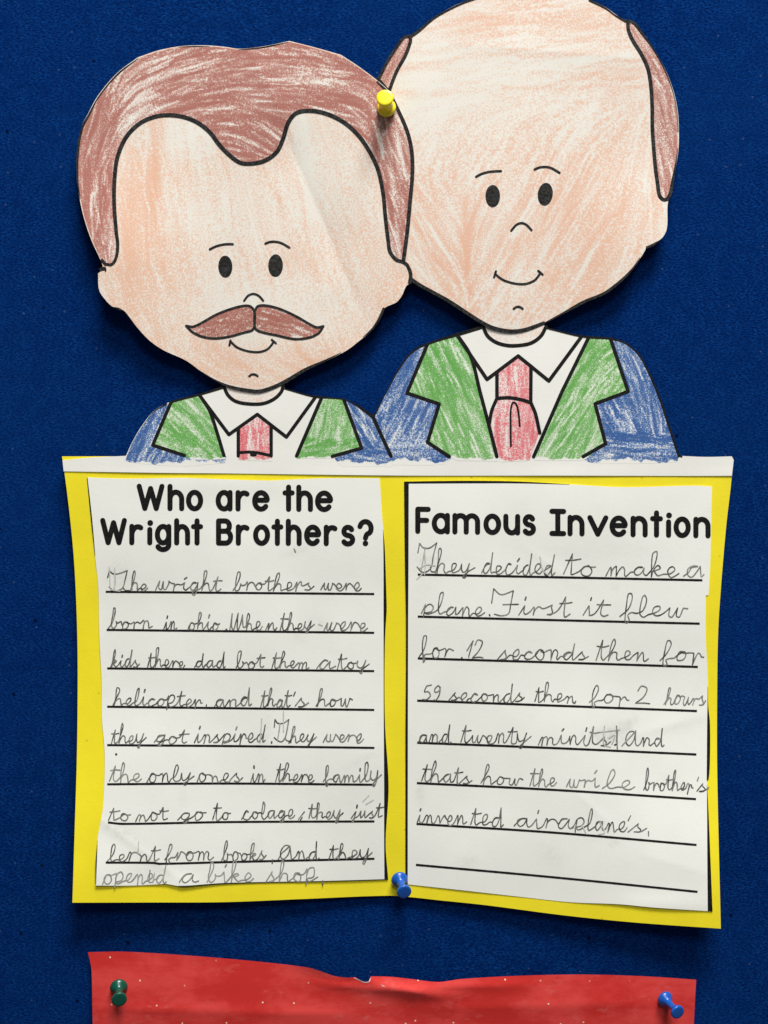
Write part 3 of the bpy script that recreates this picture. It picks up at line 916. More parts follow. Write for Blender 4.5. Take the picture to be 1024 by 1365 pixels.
# ------------------------------------------------------------------ the two written pages
pl = [(115.9, 636.4, 'c'), (170, 638), (240.9, 637), (284.8, 638.4), (330, 640), (361, 640.6), (397.7, 638.8), (440, 637.4), (506.3, 637.6, 'c'), (509.5, 690), (513, 730), (515.6, 811, 'c'), (513, 857),
      (513, 960), (517.9, 1049), (514, 1122.8), (517.4, 1172.4, 'c'), (427, 1175), (300, 1178), (262, 1181), (242.4, 1182, 'c'), (221.6, 1178.2, 'c'), (177.7, 1180.5), (127.6, 1180.5, 'c'), (130, 1120.7), (134.2, 1096, 'c'),
      (137.4, 1076.7), (139.8, 1008.4), (135.9, 954.6), (135.7, 911), (132.5, 845), (131.3, 784), (126.8, 742), (121, 690)]
pr = [(539, 642, 'c'), (580, 641.4), (627.7, 641), (691, 642), (759.5, 645.7), (830, 649.3), (925.5, 647.4), (949.2, 648.6, 'c'), (948, 700), (947, 748.7), (944.6, 793, 'c'), (940.9, 794, 'c'), (940.9, 846.5),
      (943.6, 907.5), (943.8, 940), (946.3, 964.4), (946.3, 1013), (944.6, 1038.9, 'c'), (942.4, 1040, 'c'), (944.6, 1086.5), (949.8, 1215, 'c'), (871.8, 1209.8), (825.4, 1205.4), (760, 1202.6), (694, 1195.5),
      (600.3, 1185), (540.8, 1178.6, 'c'), (540.8, 1000), (541.6, 829), (540.2, 760)]


def smudges(blobs, seed):
    rs = np.random.RandomState(seed)
    def f(x, y):
        d = np.zeros(np.shape(x))
        for cx, cy, rx, ry, a, s in blobs:
            d += s * gauss(x, y, cx, cy, rx, ry, a)
        return np.clip(d, 0, .6)
    return f


sl = [(160, 770, 12, 16, 0, .16), (150, 760, 20, 8, .3, .05), (425, 832, 14, 7, .4, .14), (398, 850, 8, 6, 0, .12), (455, 870, 22, 7, .3, .07), (355, 970, 5, 26, .15, .12), (345, 985, 10, 8, 0, .10),
      (455, 1075, 24, 12, .3, .06), (485, 1012, 26, 4, -.5, .12), (150, 1105, 16, 7, .5, .22), (175, 1115, 24, 8, .7, .10), (245, 1065, 5, 10, 0, .10), (395, 735, 14, 3, -.4, .16), (200, 1165, 20, 10, .3, .10),
      (340, 1125, 14, 8, 0, .08), (500, 1150, 8, 20, 0, .05), (150, 850, 12, 20, 0, .05), (260, 960, 40, 8, 0, .04)]
sr = [(572, 748, 16, 10, 0, .22), (565, 785, 16, 16, .4, .08), (590, 928, 18, 10, 0, .12), (560, 1055, 4, 14, 0, .16), (625, 1150, 10, 6, 0, .16), (812, 980, 14, 9, -.2, .36), (835, 968, 12, 5, -.5, .30), (800, 985, 20, 8, 0, .12),
      (735, 1140, 14, 10, .7, .12), (818, 1123, 4, 4, 0, .18), (755, 738, 22, 6, .1, .07), (840, 735, 34, 8, 0, .07), (895, 1045, 14, 8, .2, .16), (815, 1115, 40, 10, .1, .05), (820, 782, 4, 3, .5, .2), (900, 970, 30, 6, -.3, .08),
      (770, 1100, 26, 14, .6, .07), (835, 1150, 30, 10, .2, .05)]
PAGE_L = sheet('writing_page', path(pl, True, 4), h_page_l, M_PAGE, CRAFT, 4, 0, .0002, extra=smudges(sl, 1))
PAGE_L['label'] = 'page headed by a question, nine lines of pencil writing'
PAGE_R = sheet('writing_page', path(pr, True, 4), h_page_r, M_PAGE, CRAFT, 4, 0, .0002, extra=smudges(sr, 2))
PAGE_R['label'] = 'page headed by two bold words, seven lines of pencil writing'


def band(k, outer, inn):
    """printed border left over between two cut lines"""
    a, b = path(outer, step=6), path(inn, step=6)
    m = 60
    ia = np.stack([np.interp(np.linspace(0, 1, m), np.linspace(0, 1, len(a)), a[:, j]) for j in (0, 1)], 1)
    ib = np.stack([np.interp(np.linspace(0, 1, m), np.linspace(0, 1, len(b)), b[:, j]) for j in (0, 1)], 1)
    k._add(list(ia) + list(ib), [(i, i + 1, m + i + 1, m + i) for i in range(m - 1)], 1.0)


k = Ink(h_page_l, .00006)
band(k, [(115.8, 636.2), (121, 690), (126.7, 741)], [(116.8, 636.6), (122.8, 690), (127.2, 741)])
k.build('border', M_LINE, PAGE_L); k = Ink(h_page_l, .00006)
band(k, [(511, 706), (513.1, 730), (515.8, 811, 'c'), (513.2, 857), (513.2, 960), (518.1, 1049), (514.2, 1122.8), (517.6, 1172.5)], [(510.8, 706), (511.4, 750), (511.4, 811), (511.5, 857), (511.7, 960), (512.2, 1049), (512.2, 1122.8), (512.6, 1172.5)])
k.build('border', M_LINE, PAGE_L); k = Ink(h_page_l, .00006)
band(k, [(130, 1120), (127.6, 1150), (127.5, 1179)], [(130.2, 1120), (129.6, 1140), (128.2, 1179)])
k.build('border', M_LINE, PAGE_L); k = Ink(h_page_l, .00006)
band(k, [(237, 1181), (245, 1182.2), (300, 1178.3), (427, 1175.2), (517, 1172.6)], [(237, 1180.8), (250, 1180.6), (300, 1177), (427, 1174.4), (517, 1171.8)])
k.build('border', M_LINE, PAGE_L)
k = Ink(h_page_r, .00006)
band(k, [(538.8, 641.8), (540, 760), (541.4, 829), (540.6, 1000), (540.6, 1178.5)], [(545, 642.5), (544.6, 760), (544.2, 829), (543.8, 1000), (543.6, 1179)])
k.build('border', M_LINE, PAGE_R); k = Ink(h_page_r, .00006)
band(k, [(539, 641.8), (580, 641.2), (627.7, 640.8), (691, 641.8), (759.5, 645.6)], [(539, 644.6), (580, 644.4), (627.7, 644.2), (691, 644.2), (759.5, 645.9)])
k.build('border', M_LINE, PAGE_R); k = Ink(h_page_r, .00006)
band(k, [(943.8, 915), (944.2, 940), (946.5, 964.4), (946.5, 1013), (944.8, 1038.9), (942.6, 1040)], [(943.4, 915), (943.2, 940), (942.8, 964.4), (942.4, 1013), (942.2, 1036), (942.2, 1040)])
k.build('border', M_LINE, PAGE_R); k = Ink(h_page_r, .00006)
band(k, [(942.8, 1046), (944.8, 1086.5), (947, 1140), (950, 1215)], [(942.4, 1046), (942.8, 1086.5), (943, 1140), (943.6, 1214.4)])
k.build('border', M_LINE, PAGE_R)

for pts in ([(141, 788.8), (499, 791.8)], [(142.3, 839.6), (499, 843.5)], [(143, 890.9), (499, 894.5)], [(143, 942), (499, 946.3)], [(143, 993.2), (320, 994.6), (499.3, 996.9)],
            [(143, 1045.4), (300, 1044.4), (499.3, 1046)], [(144, 1096.3), (164, 1098.2), (300, 1095.8), (499.3, 1094.9)], [(141, 1149.8), (205, 1150.2), (212, 1151.4), (300, 1149.2), (499.3, 1144.7)]):
    k = Ink(h_page_l, .00007); k.line(path(pts, step=4), 2.9, caps=False, rough=.05); k.build('ruled_line', M_LINE, PAGE_L)
for pts in ([(557, 765.9), (740, 769.4), (936.5, 773.5)], [(557, 821.9), (740, 826.6), (932.9, 831.3)], [(557, 877.6), (740, 883), (930.4, 889)], [(556.2, 933.9), (740, 940.6), (929.2, 947.8)],
            [(556.2, 990), (740, 997.2), (928.5, 1005.7)], [(555.8, 1043.8), (740, 1053), (928, 1065.2)], [(555.3, 1098.2), (740, 1110), (928.7, 1126.3)], [(554.6, 1152.8), (740, 1169.6), (930, 1188.8)]):
    k = Ink(h_page_r, .00007); k.line(path(pts, step=4), 3.0, caps=False, rough=.05); k.build('ruled_line', M_LINE, PAGE_R)


# ---- bold rounded headings; letters on a unit box: x 0..1 across, y 0 baseline, 1 cap height, .76 small letters
def arc(cx, cy, rx, ry, a0, a1, n=14):
    return [(cx + rx * math.cos(math.radians(a0 + (a1 - a0) * i / n)), cy + ry * math.sin(math.radians(a0 + (a1 - a0) * i / n))) for i in range(n + 1)]


XH = .74
LET = {
    'W': [[(0, 1, 'c'), (.25, 0, 'c'), (.5, .9, 'c'), (.75, 0, 'c'), (1, 1, 'c')]],
    'h': [[(0, 1.0), (0, 0)], arc(.5, .42, .5, .32, 180, 0) + [(1, 0)]],
    'o': [arc(.5, XH / 2, .5, XH / 2, 90, 450, 28)],
    'a': [arc(.5, XH / 2, .5, XH / 2, 90, 450, 28), [(1, XH), (1, 0)]],
    'r': [[(0, XH), (0, 0)], arc(.62, .34, .62, .38, 180, 62)],
    'e': [[(.02, .40), (.96, .40)], [(.98, .42)] + arc(.5, XH / 2, .5, XH / 2, 10, 318, 24)],
    't': [[(.5, 1.0), (.5, 0)], [(0, .74), (1, .74)]],
    'i': [[(.5, .60), (.5, 0)], 'dot'],
    'g': [arc(.5, XH / 2, .5, XH / 2, 90, 450, 28), [(1, XH), (1, -.08)] + arc(.5, -.08, .5, .22, 0, -155)],
    'B': [[(0, 1, 'c'), (0, 0, 'c')], [(0, 1), (.5, 1)] + arc(.55, .77, .35, .23, 80, -80) + [(.5, .54), (0, .54)], [(0, .54), (.6, .54)] + arc(.6, .27, .4, .27, 80, -80) + [(.6, 0), (0, 0)]],
    's': [arc(.5, .56, .40, .18, 25, 250, 12) + arc(.5, .18, .46, .19, 75, -150, 14)],
    '?': [arc(.5, .70, .48, .30, 165, -40, 14) + [(.62, .42), (.5, .26)], 'qdot'],
    'F': [[(0, 1, 'c'), (0, 0, 'c')], [(0, 1), (1, 1)], [(0, .5), (.86, .5)]],
    'm': [[(0, XH), (0, 0)], arc(.25, .46, .25, .28, 180, 0) + [(.5, 0)], arc(.75, .46, .25, .28, 180, 0) + [(1, 0)]],
    'u': [[(0, XH)] + arc(.5, .34, .5, .34, 180, 360) + [(1, XH)], [(1, XH), (1, 0)]],
    'I': [[(.5, 1), (.5, 0)], [(0, 1), (1, 1)], [(0, 0), (1, 0)]],
    'n': [[(0, XH), (0, 0)], arc(.5, .42, .5, .32, 180, 0) + [(1, 0)]],
    'v': [[(0, XH, 'c'), (.5, 0, 'c'), (1, XH, 'c')]],
}


def heading(hf, parent, items, base, slope, x_ref, cap=29.5, sw=6.9):
    k = Ink(hf, .00008)
    for ch, xa, xb in items:
        xa += sw / 2; xb -= sw / 2
        yb = base + slope * (xa - x_ref) - sw / 2
        for st in LET[ch]:
            c = cap - (1.5 if ch in 'rnmuoaes' else 0)
            if st == 'dot':
                k.ellipse((xa + xb) / 2 + .6, yb - 26.4, sw * .56, sw * .56); continue
            if st == 'qdot':
                k.ellipse((xa + xb) / 2, yb - .5, sw * .54, sw * .54); continue
            P = [((xa + p[0] * (xb - xa)), yb - p[1] * cap + slope * p[0] * (xb - xa)) + tuple(p[2:]) for p in st]
            k.poly(P, sw)
    k.build('heading', M_LINE, parent)


heading(h_page_l, PAGE_L, [('W', 182.2, 219.5), ('h', 223.3, 245.8), ('o', 248, 271), ('a', 287.5, 310.2), ('r', 314, 334), ('e', 336.2, 360), ('t', 376.6, 393), ('h', 395, 417.4), ('e', 420, 444.4)], 681.0, .006, 182)
heading(h_page_l, PAGE_L, [('W', 133.6, 169.4), ('r', 172.4, 192.4), ('i', 195, 204.6), ('g', 206.5, 228.6), ('h', 232.2, 253.6), ('t', 254.6, 271), ('B', 288, 311), ('r', 314.4, 334), ('o', 337.4, 360.2), ('t', 361.8, 378),
                           ('h', 381, 402.4), ('e', 405.4, 428.6), ('r', 431.6, 451.2), ('s', 453.8, 474.2), ('?', 476, 498.6)], 726.6, .0045, 134)
heading(h_page_r, PAGE_R, [('F', 553.6, 574.4), ('a', 575.6, 600), ('m', 603.1, 640.2), ('o', 644.5, 668.3), ('u', 671, 693.6), ('s', 695.6, 715.2), ('I', 732.4, 755), ('n', 756.6, 779.4), ('v', 783, 811.2), ('e', 812.6, 837.2),
                           ('n', 840.6, 863.6), ('t', 866.6, 884), ('i', 886.4, 896.4), ('o', 898, 921), ('n', 924.3, 947.4)], 711.6, .0155, 554)

# ---- pencil handwriting: joined letters; x along, y up, 1 = height of a small letter; 'c' marks a turn
G = {
    'a': (1.25, [(.02, .03), (.20, .45), (.48, .9), (.82, .97), (.52, 1.0), (.27, .68), (.24, .2), (.46, .02), (.76, .38), (.92, .95, 'c'), (.92, .3), (1.02, .02), (1.25, .22)], []),
    'b': (1.15, [(0, .05), (.32, .8), (.52, 1.75), (.44, 2.35), (.27, 2.25), (.20, 1.5), (.18, .5), (.30, .04), (.56, .06), (.74, .5), (.68, .88, 'c'), (.84, .70), (1.15, .78)], []),
    'c': (1.05, [(0, .02), (.22, .45), (.46, .92), (.82, .84, 'c'), (.54, 1.0), (.27, .66), (.26, .2), (.50, 0), (.80, .1), (1.05, .32)], []),
    'd': (1.25, [(.02, .03), (.20, .45), (.46, .88), (.80, .95), (.48, .98), (.25, .62), (.27, .14), (.54, .04), (.86, .7), (.98, 2.05, 'c'), (.94, .4), (1.03, .02), (1.25, .2)], []),
    'e': (1.0, [(0, .08), (.40, .30), (.72, .68), (.62, 1.0), (.36, .92), (.24, .45), (.40, .04), (.70, .06), (1.0, .36)], []),
    'f': (.95, [(0, .1), (.36, .8), (.62, 1.8), (.52, 2.3), (.34, 2.2), (.26, 1.2), (.24, -.25), (.36, -.55), (.50, -.3), (.40, .12), (.62, .36), (.95, .42)], []),
    'g': (1.2, [(.02, .03), (.20, .45), (.46, .88), (.80, .96), (.46, .99), (.24, .62), (.30, .18), (.58, .16), (.86, .6), (.92, .98, 'c'), (.88, .0), (.66, -.42), (.42, -.30), (.66, .02), (1.2, .36)], []),
    'h': (1.25, [(0, .05), (.34, .95), (.54, 1.9), (.46, 2.3), (.30, 2.2), (.22, 1.2), (.18, 0, 'c'), (.30, .55), (.58, .95), (.82, .82), (.88, .3), (1.0, .02), (1.25, .26)], []),
    'i': (.78, [(0, .02), (.35, .95, 'c'), (.34, .3), (.48, .02), (.78, .28)], [[(.38, 1.52), (.42, 1.78)]]),
    'j': (.85, [(0, .02), (.42, .95, 'c'), (.42, -.1), (.26, -.5), (.10, -.34), (.42, .04), (.85, .34)], [[(.44, 1.6), (.46, 1.85)]]),
    'k': (1.1, [(0, .05), (.34, .95), (.52, 1.9), (.40, 2.3), (.24, 2.0), (.18, 0, 'c'), (.30, .55), (.62, .95), (.76, .75), (.36, .5, 'c'), (.72, .06), (1.1, .22)], []),
    'l': (.80, [(0, .05), (.38, .8), (.58, 1.85), (.46, 2.35), (.30, 2.1), (.24, .5), (.40, .02), (.80, .28)], []),
    'm': (1.75, [(0, .02), (.28, .92), (.36, .8), (.34, 0, 'c'), (.46, .66), (.66, .97), (.82, .7), (.82, 0, 'c'), (.94, .66), (1.14, .97), (1.30, .7), (1.32, .15), (1.46, .02), (1.75, .28)], []),
    'n': (1.25, [(0, .02), (.28, .92), (.36, .8), (.34, 0, 'c'), (.48, .66), (.70, .97), (.86, .7), (.88, .2), (1.0, .02), (1.25, .28)], []),
    'o': (1.12, [(0, .02), (.18, .5), (.42, .92), (.66, .95), (.40, .97), (.22, .52), (.36, .05), (.66, .06), (.86, .5), (.72, .92), (.56, .93), (.82, .80), (1.12, .84)], []),
    'p': (1.2, [(0, .15), (.26, 1.12, 'c'), (.22, -.34, 'c'), (.26, .2), (.5, .0), (1.2, .36)], [[(.25, .6), (.42, 1.12), (.78, 1.2), (.95, .82), (.80, .34), (.27, .16)]]),
    'P': (1.25, [(0, .2), (.26, 1.25, 'c'), (.22, -.28, 'c'), (.26, .3), (.5, .02), (1.25, .42)], [[(.25, .75), (.42, 1.32), (.80, 1.42), (.98, 1.0), (.82, .50), (.27, .34)]]),
    'r': (.98, [(0, .02), (.26, .98), (.32, .85), (.30, .06, 'c'), (.40, .62), (.64, .92), (.98, .80)], []),
    'R': (1.0, [(0, .02), (.26, .98), (.30, .85), (.26, -.28, 'c'), (.38, .5), (.62, .94), (.80, .8), (.84, .55), (1.0, .5)], []),
    's': (1.08, [(0, .02), (.52, 1.02, 'c'), (.50, .72), (.76, .34), (.60, .02), (.26, .06, 'c'), (.70, .08), (1.08, .5)], []),
    't': (.85, [(0, .02), (.40, 1.85, 'c'), (.38, .35), (.52, .02), (.85, .24)], [[(.02, 1.30), (.45, 1.28), (.92, 1.36)]]),
    'u': (1.3, [(0, .02), (.30, .95, 'c'), (.30, .25), (.50, .02), (.80, .5), (.88, .95, 'c'), (.90, .25), (1.04, .02), (1.3, .28)], []),
    'v': (1.15, [(0, .02), (.24, .88), (.40, .86), (.56, .05, 'c'), (.86, .82), (.96, .94), (1.15, .8)], []),
    'w': (1.5, [(0, .02), (.30, .95, 'c'), (.34, .16), (.54, .05), (.76, .9, 'c'), (.80, .14), (1.0, .05), (1.24, .88), (1.22, .95, 'c'), (1.5, .78)], []),
    'y': (1.4, [(0, .02), (.16, 1.08, 'c'), (.18, .45), (.42, .14), (.72, .40), (.98, 1.18, 'c'), (.82, .2), (.54, -.52), (.40, -.40), (.72, .08), (1.4, .72)], []),
    'A': (1.95, [(.02, 0), (.50, .8), (1.25, 1.85), (.80, 1.9), (.38, 1.2), (.42, .3), (.78, .04), (1.16, .7), (1.42, 1.95, 'c'), (1.42, .4), (1.58, .02), (1.95, .4)], []),
    'T': (1.85, None, [[(.05, 1.85), (.10, 2.75, 'c'), (.50, 2.36), (1.05, 2.38), (1.62, 2.78, 'c'), (1.52, 1.6), (1.36, .5), (.96, .06), (.5, .14), (.12, .55)], [(.66, 2.35), (.62, 1.2), (.56, .2)], [(1.36, .5), (1.5, .14), (1.85, .1)]]),
    'F': (1.75, None, [[(0, 1.35), (.02, 2.75, 'c'), (.5, 2.25), (1.25, 2.6, 'c'), (1.22, 1.2), (1.10, .3), (.7, .06), (.25, .25)], [(.75, 1.2), (1.75, 1.2)]]),
    'W': (1.9, [(0, .05), (.34, 2.3, 'c'), (.30, .5), (.46, .08), (.80, 1.2), (.98, 2.3, 'c'), (.94, .5), (1.10, .08), (1.40, 1.0), (1.62, 2.15, 'c'), (1.60, .5), (1.9, .4)], []),
    '1': (.75, None, [[(.1, .75), (.48, 1.95, 'c'), (.40, 0)]]),
    '2': (1.1, None, [[(.05, 1.4), (.32, 1.95), (.72, 1.7), (.50, .8), (.0, .05, 'c'), (.55, .12), (1.0, .05)]]),
    '5': (1.0, None, [[(.15, 1.85, 'c'), (.12, 1.05), (.50, 1.1), (.70, .55), (.40, .02), (.02, .12)], [(.15, 1.85), (.75, 2.0)]]),
    '9': (.95, None, [[(.72, 1.6), (.45, 1.95), (.12, 1.6), (.24, 1.15), (.58, 1.3), (.74, 1.75, 'c'), (.66, .8), (.40, .15), (.2, .2)]]),
    '.': (.35, None, [[(.12, .0), (.17, .1)]]),
    ',': (.45, None, [[(.22, .15), (.18, -.35)]]),
    '!': (.4, None, [[(.2, 1.6), (.15, .4)], [(.12, .0), (.17, .1)]]),
    "'": (.2, None, [[(.1, 1.7), (.02, 1.2)]]),
}


def word(k, text, x0, x1, base, xh, slope=0.0, dark=1.0, w=1.6, slant=.08):
    if len(text) > 1:
        x1 -= 4.5; x0 += 1.5
    tot = sum(G[c][0] for c in text)
    sx = (x1 - x0) / tot
    cur = []
    x = 0.0
    slant = slant + rnd.uniform(-.07, .07)

    def put(p, ch_dx, ch_dy, sy):
        px = x0 + (p[0] + ch_dx) * sx + p[1] * xh * slant
        return (px, base + slope * (px - x0) - (p[1] * sy + ch_dy) * xh) + tuple(p[2:])

    def flush():
        if len(cur) > 1:
            k.poly(list(cur), w, dark, False, .16)
        cur.clear()
    for c in text:
        wd, main, ex = G[c]
        dy = rnd.uniform(-.09, .10); sy = rnd.uniform(.86, 1.14); jj = [(rnd.gauss(0, .035), rnd.gauss(0, .04)) for _ in range(24)]
        if main is None: flush()
        else:
            pts = [put((p[0] + jj[q][0], p[1] + jj[q][1]) + tuple(p[2:]), x, dy, sy) for q, p in enumerate(main)]
            cur.extend(pts if not cur else pts[1:])
        for e in ex:
            k.poly([put((p[0] + jj[q][1], p[1] + jj[q][0]) + tuple(p[2:]), x, dy, sy) for q, p in enumerate(e)], w * (1.35 if c in 'ij.!' else 1), dark * (.55 if (c == 'T' and len(e) == 3 and e[0][1] > 2) else 1), False, .12)
        x += wd
    flush()


HAND_L = [
    (787.0, 0, 10.5, [('T', 143, 172, 1.02), ('he', 172, 201), ('wright', 206, 299), ('brotheRs', 309, 422), ('were', 427, 486)]),
    (838.4, .006, 10.5, [('born', 144, 207), ('in', 217, 240), ('ohio', 249, 297), ('.', 300, 304), ('Whe', 305, 354), ('n', 354, 369), ('they', 372, 423), ('were', 430, 494)]),
    (889.0, .008, 10.0, [('kids', 146, 190), ('there', 196, 251), ('dad', 258, 305), ('bot', 313, 357), ('them', 361, 417), ('a', 422, 446), ('toy', 449, 497)]),
    (940.8, .006, 10.8, [('helicoPteR', 149, 273), (',', 274, 278), ('and', 284, 340), ('that', 346, 391), ("'", 391, 394), ('s', 393, 410), ('how', 420, 473)]),
    (991.0, -.006, 11, [('they', 147, 199), ('got', 204, 254), ('inspiRed', 258, 358), ('.', 360, 365), ('T', 364, 386), ('hey', 384, 425), ('were', 430, 489)]),
    (1042.4, 0, 11, [('the', 145, 193), ('only', 195, 263), ('ones', 261, 328), ('in', 333, 358), ('there', 366, 423), ('family', 430, 513)]),
    (1094.6, -.012, 10.5, [('to', 144, 178), ('not', 180, 228), ('go', 236, 278), ('to', 282, 312), ('colage', 321, 398), (',', 398, 406), ('they', 410, 462), ('just', 467, 513)]),
    (1148.4, -.008, 11, [('lernt', 142, 216), ('from', 218, 288), ('books', 294, 359), (',', 361, 366), ('And', 368, 430), ('they', 437, 501)]),
    (1178.6, -.014, 12, [('oPened', 135, 226), ('a', 238, 264), ('bike', 274, 343), ('shoP', 353, 428), (',', 427, 435)]),
]
HAND_R = [
    (764.2, .012, 13, [('T', 553, 580, 1.0), ('hey', 578, 637), ('decided', 640, 744), ('to', 750, 798), ('make', 806, 909), ('a', 911, 940)]),
    (820.0, .006, 12.5, [('plane', 560, 650), ('.', 650, 656), ('F', 654, 690), ('irst', 690, 764), ('it', 776, 815), ('flew', 827, 921)]),
    (876.5, .014, 12, [('for', 558, 608), ('.', 614, 618), ('12', 618, 650), ('seconds', 662, 788), ('then', 793, 868), ('foR', 879, 942)]),
    (933.4, .017, 11.5, [('59', 562, 592), ('seconds', 597, 703), ('then', 711, 773), ('foR', 784, 842), ('2', 848, 868), ('hours', 884, 945)]),
    (989.6, .016, 11.5, [('and', 556, 606), ('twenty', 613, 711), ('minits', 716, 818), ('!', 819, 827), ('And', 828, 890)]),
    (1042.0, .036, 11.5, [('thats', 560, 633), ('how', 640, 700), ('the', 705, 746), ('wri', 754, 803), ('le', 803, 850), ('brotheR', 857, 928), ("'", 929, 932), ('s', 929, 944)]),
    (1097.6, .040, 12.5, [('inven', 554, 626), ('ted', 626, 675), ('aira', 684, 768), ('Plane', 763, 840), ("'", 838, 842), ('s', 838, 862), (',', 862, 871)]),
]
LIGHT = {'the': .8, 'wri': .75, 'le': .75, 'oPened': .72, 'a': .85, 'bike': .72, 'shoP': .75, 'hours': .85, 'were': .92}
# half erased letters and slips of the pencil
FAINT = {764.2: [([(566, 735), (567, 752), (566, 766)], .3), ([(560, 757), (570, 753), (580, 754)], .3), ([(556, 772), (564, 764)], .25), ([(720, 742), (724, 760), (733, 768)], .2)],
         787.0: [([(146, 756), (147, 784)], .25), ([(153, 757), (153, 786)], .2), ([(148, 786), (160, 788)], .25), ([(392, 731), (394, 736)], .8)],
         989.6: [([(800, 976), (826, 973)], .5), ([(806, 968), (805, 992), (814, 996)], .4), ([(822, 968), (823, 998)], 1.0), ([(812, 984), (820, 980), (816, 992)], .5), ([(829, 994), (842, 980)], .6)],
         991.0: [([(349, 958), (347, 990)], .35), ([(378, 948), (378, 975)], .25)],
         1148.4: [([(185, 1122), (184, 1138)], .35)],
         1178.6: [([(200, 1160), (199, 1176)], .7), ([(206, 1164), (204, 1176)], .5)],
         1094.6: [([(398, 1092), (406, 1082)], .9), ([(484, 1068), (492, 1060)], .15), ([(488, 1072), (498, 1066)], .15)],
         1097.6: [([(776, 1100), (782, 1112)], .2), ([(800, 1096), (806, 1110), (798, 1112)], .22)],
         838.4: [([(425, 832), (430, 834)], .3)]}
for hf, parent, rows, xref in ((h_page_l, PAGE_L, HAND_L, 142), (h_page_r, PAGE_R, HAND_R, 556)):
    for base, slope, xh, words in rows:
        k = Ink(hf, .0001)
        for wd in words:
            t, xa, xb = wd[:3]
            word(k, t, xa, xb, base + slope * (xa - xref), xh * (wd[3] if len(wd) > 3 else 1), slope, LIGHT.get(t, 1.0) * rnd.uniform(.9, 1.0))
        for q in FAINT.get(base, []): k.line(path(q[0], step=1.5), 1.5, q[1], True, .2)
        if base == 1042.4: k.ellipse(155, 1005.4, 1.5, 1.5)
        k.build('handwriting', M_PENCIL, parent)

# ------------------------------------------------------------------ red painted paper below
def h_red(x, y):
    x = np.asarray(x, float); y = np.asarray(y, float)
    b = 2.2 + 1.6 * np.exp(-((x - 330) / 150) ** 2) + 2.2 * np.exp(-((x - 720) / 130) ** 2) + 1.2 * np.exp(-((y - 1330) / 60) ** 2)
    b = b + 1.3 * crease(x, y, 395, 1286, 585, 1330, 9, 9, 40) + 1.2 * crease(x, y, 430, 1312, 600, 1326, 7, 7, 40) + 1.2 * crease(x, y, 520, 1318, 700, 1312, 10, 12, 40) + .9 * crease(x, y, 150, 1345, 460, 1352, 14, 18, 60)
    b = b + .7 * crease(x, y, 560, 1345, 860, 1338, 20, 16, 60)
    return b * MM


rp = [(117.2, 1269.3, 'c'), (164.5, 1268.5), (250.4, 1273.6), (336.4, 1281), (409.4, 1289.5), (430, 1295.5), (443.8, 1300.4), (460, 1303), (473.9, 1302.6, 'c'), (480.3, 1306.6), (486, 1308.6), (492, 1307.6, 'c'), (494.5, 1301.4, 'c'),
      (520, 1302), (545, 1304.6), (584.5, 1308.9), (614.5, 1305), (691.9, 1300.7), (777.8, 1299), (863.8, 1301.6), (928.2, 1305.9, 'c'), (926, 1345), (923, 1420), (921, 1520, 'c'), (520, 1524), (128, 1518, 'c'), (126, 1440), (123.6, 1365), (122.6, 1310), (121.5, 1288.7)]
red = sheet('red_paper', path(rp, True, 4), h_red, M_REDP, None, 4, 0, .0002)
tag(red, 'red painted paper with white specks and a wavy torn top edge, below the yellow card', 'paper')


k = Ink(h_red, .00006)
k.line(path([(472, 1303.4), (477, 1305.6), (481, 1307.4), (486, 1309.4), (492, 1308.6), (494, 1303.6)]), [.4, 1.2, .8, 1.4, 1.2, .6], 1, True, .0)
k.line(path([(508, 1313), (513, 1315)]), [.6, 2.0, .6])
k.build('torn_edge', ink_mat('bare torn paper', (.62, .50, .47), (.70, .60, .56)), red)


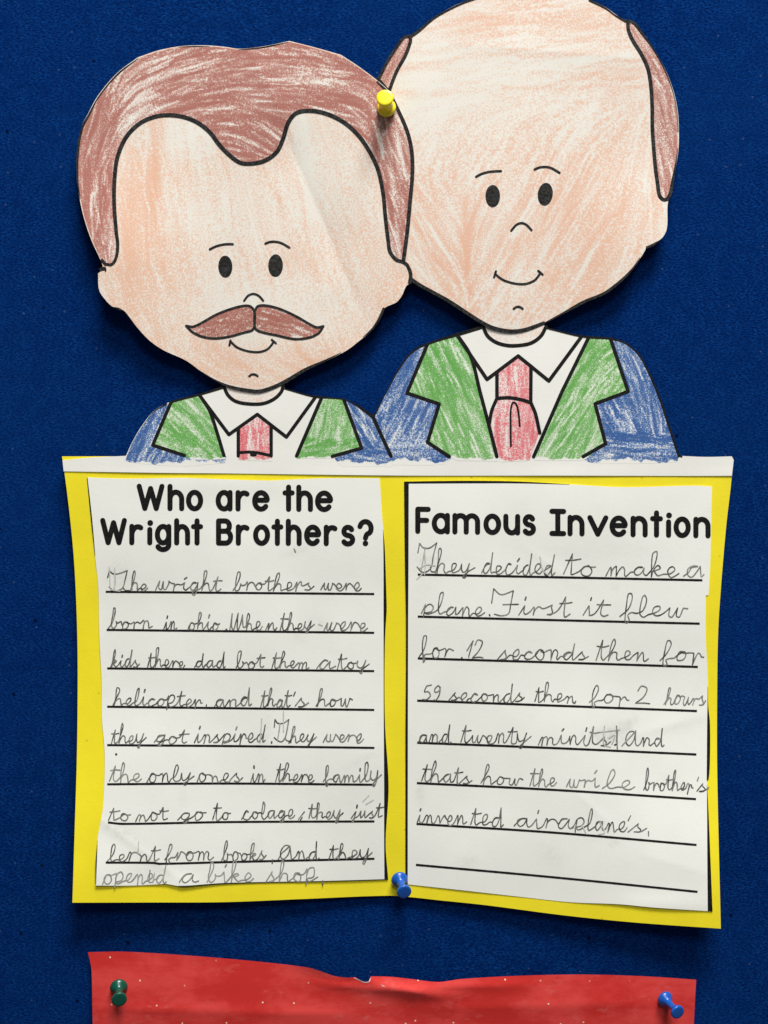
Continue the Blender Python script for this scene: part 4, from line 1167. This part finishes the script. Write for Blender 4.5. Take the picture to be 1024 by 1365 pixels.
# ------------------------------------------------------------------ push pins
def pin_mesh(rb, rh_, rn, L):
    """profile of the plastic grip: domed collar at the paper, thin neck, flared flat head"""
    prof = [(0, 0), (rb * .82, 0), (rb * .97, .05 * L), (rb, .10 * L), (rb * .94, .16 * L), (rb * .78, .22 * L), (rb * .56, .28 * L), (rn * 1.15, .36 * L), (rn, .46 * L),
            (rn * .98, .62 * L), (rn * 1.08, .74 * L), (rh_ * .74, .84 * L), (rh_ * .95, .88 * L), (rh_, .92 * L), (rh_, .97 * L), (rh_ * .94, L), (rh_ * .7, L * 1.004), (0, L * 1.004)]
    n = 40
    v, f = [], []
    for r, z in prof:
        if r == 0: v.append((0, 0, z))
        else: v += [(r * math.cos(2 * math.pi * i / n), r * math.sin(2 * math.pi * i / n), z) for i in range(n)]
    for i in range(n):
        f.append((0, 1 + (i + 1) % n, 1 + i))
    for j in range(len(prof) - 3):
        a, b = 1 + j * n, 1 + (j + 1) * n
        for i in range(n):
            f.append((a + i, a + (i + 1) % n, b + (i + 1) % n, b + i))
    a = 1 + (len(prof) - 3) * n; t = len(v) - 1
    for i in range(n): f.append((a + i, a + (i + 1) % n, t))
    return v, f


def push_pin(label, colour, base, head, hb, rb=11.2, rh_=9.6, rn=4.2, lift=.0112):
    p0 = Vector(W(*base, hb)); p1 = Vector(W(*head, hb + lift))
    ax = p1 - p0
    root = empty('push_pin', p0)
    root.rotation_euler = ax.to_track_quat('Z', 'Y').to_euler()
    tag(root, label, 'push pin', 'push pins holding the paper on the board')
    v, f = pin_mesh(rb * S, rh_ * S, rn * S, ax.length)
    me = bpy.data.meshes.new('grip'); me.from_pydata(v, [], f); me.materials.append(plastic_mat('pin plastic', colour))
    me.polygons.foreach_set('use_smooth', [True] * len(me.polygons))
    o = bpy.data.objects.new('grip', me); COL.objects.link(o); o.parent = root
    nv, nf = [], []
    for z, r in ((.0002, .00055), (-hb - .004, .00055), (-hb - .006, .00005)):
        nv += [(r * math.cos(a * math.pi / 5), r * math.sin(a * math.pi / 5), z) for a in range(10)]
    for j in range(2):
        nf += [(j * 10 + i, j * 10 + 10 + i, j * 10 + 10 + (i + 1) % 10, j * 10 + (i + 1) % 10) for i in range(10)]
    me = bpy.data.meshes.new('needle'); me.from_pydata(nv, [], nf); me.materials.append(M_STEEL)
    o = bpy.data.objects.new('needle', me); COL.objects.link(o); o.parent = root
    return root


push_pin('yellow push pin where the moustached head overlaps the bald head', (.86, .70, .012), (515.6, 145), (513.2, 130), float(h_head_l(515, 144)) + .0004, 12.6, 11.2, 8.0)
push_pin('blue push pin at the bottom of the yellow card between the two pages', (.006, .085, .40), (532, 1171), (539.2, 1189.6), float(h_page_r(534, 1172)) + .0002, 11.2, 9.6)
push_pin('green push pin through the left end of the red paper', (.002, .070, .045), (158.3, 1314.5), (159.2, 1333), float(h_red(158, 1315)) + .0002, 11.6, 9.8)
push_pin('blue push pin through the right end of the red paper', (.006, .085, .40), (885, 1329.6), (904, 1350), float(h_red(885, 1330)) + .0002, 10.4, 9.2)
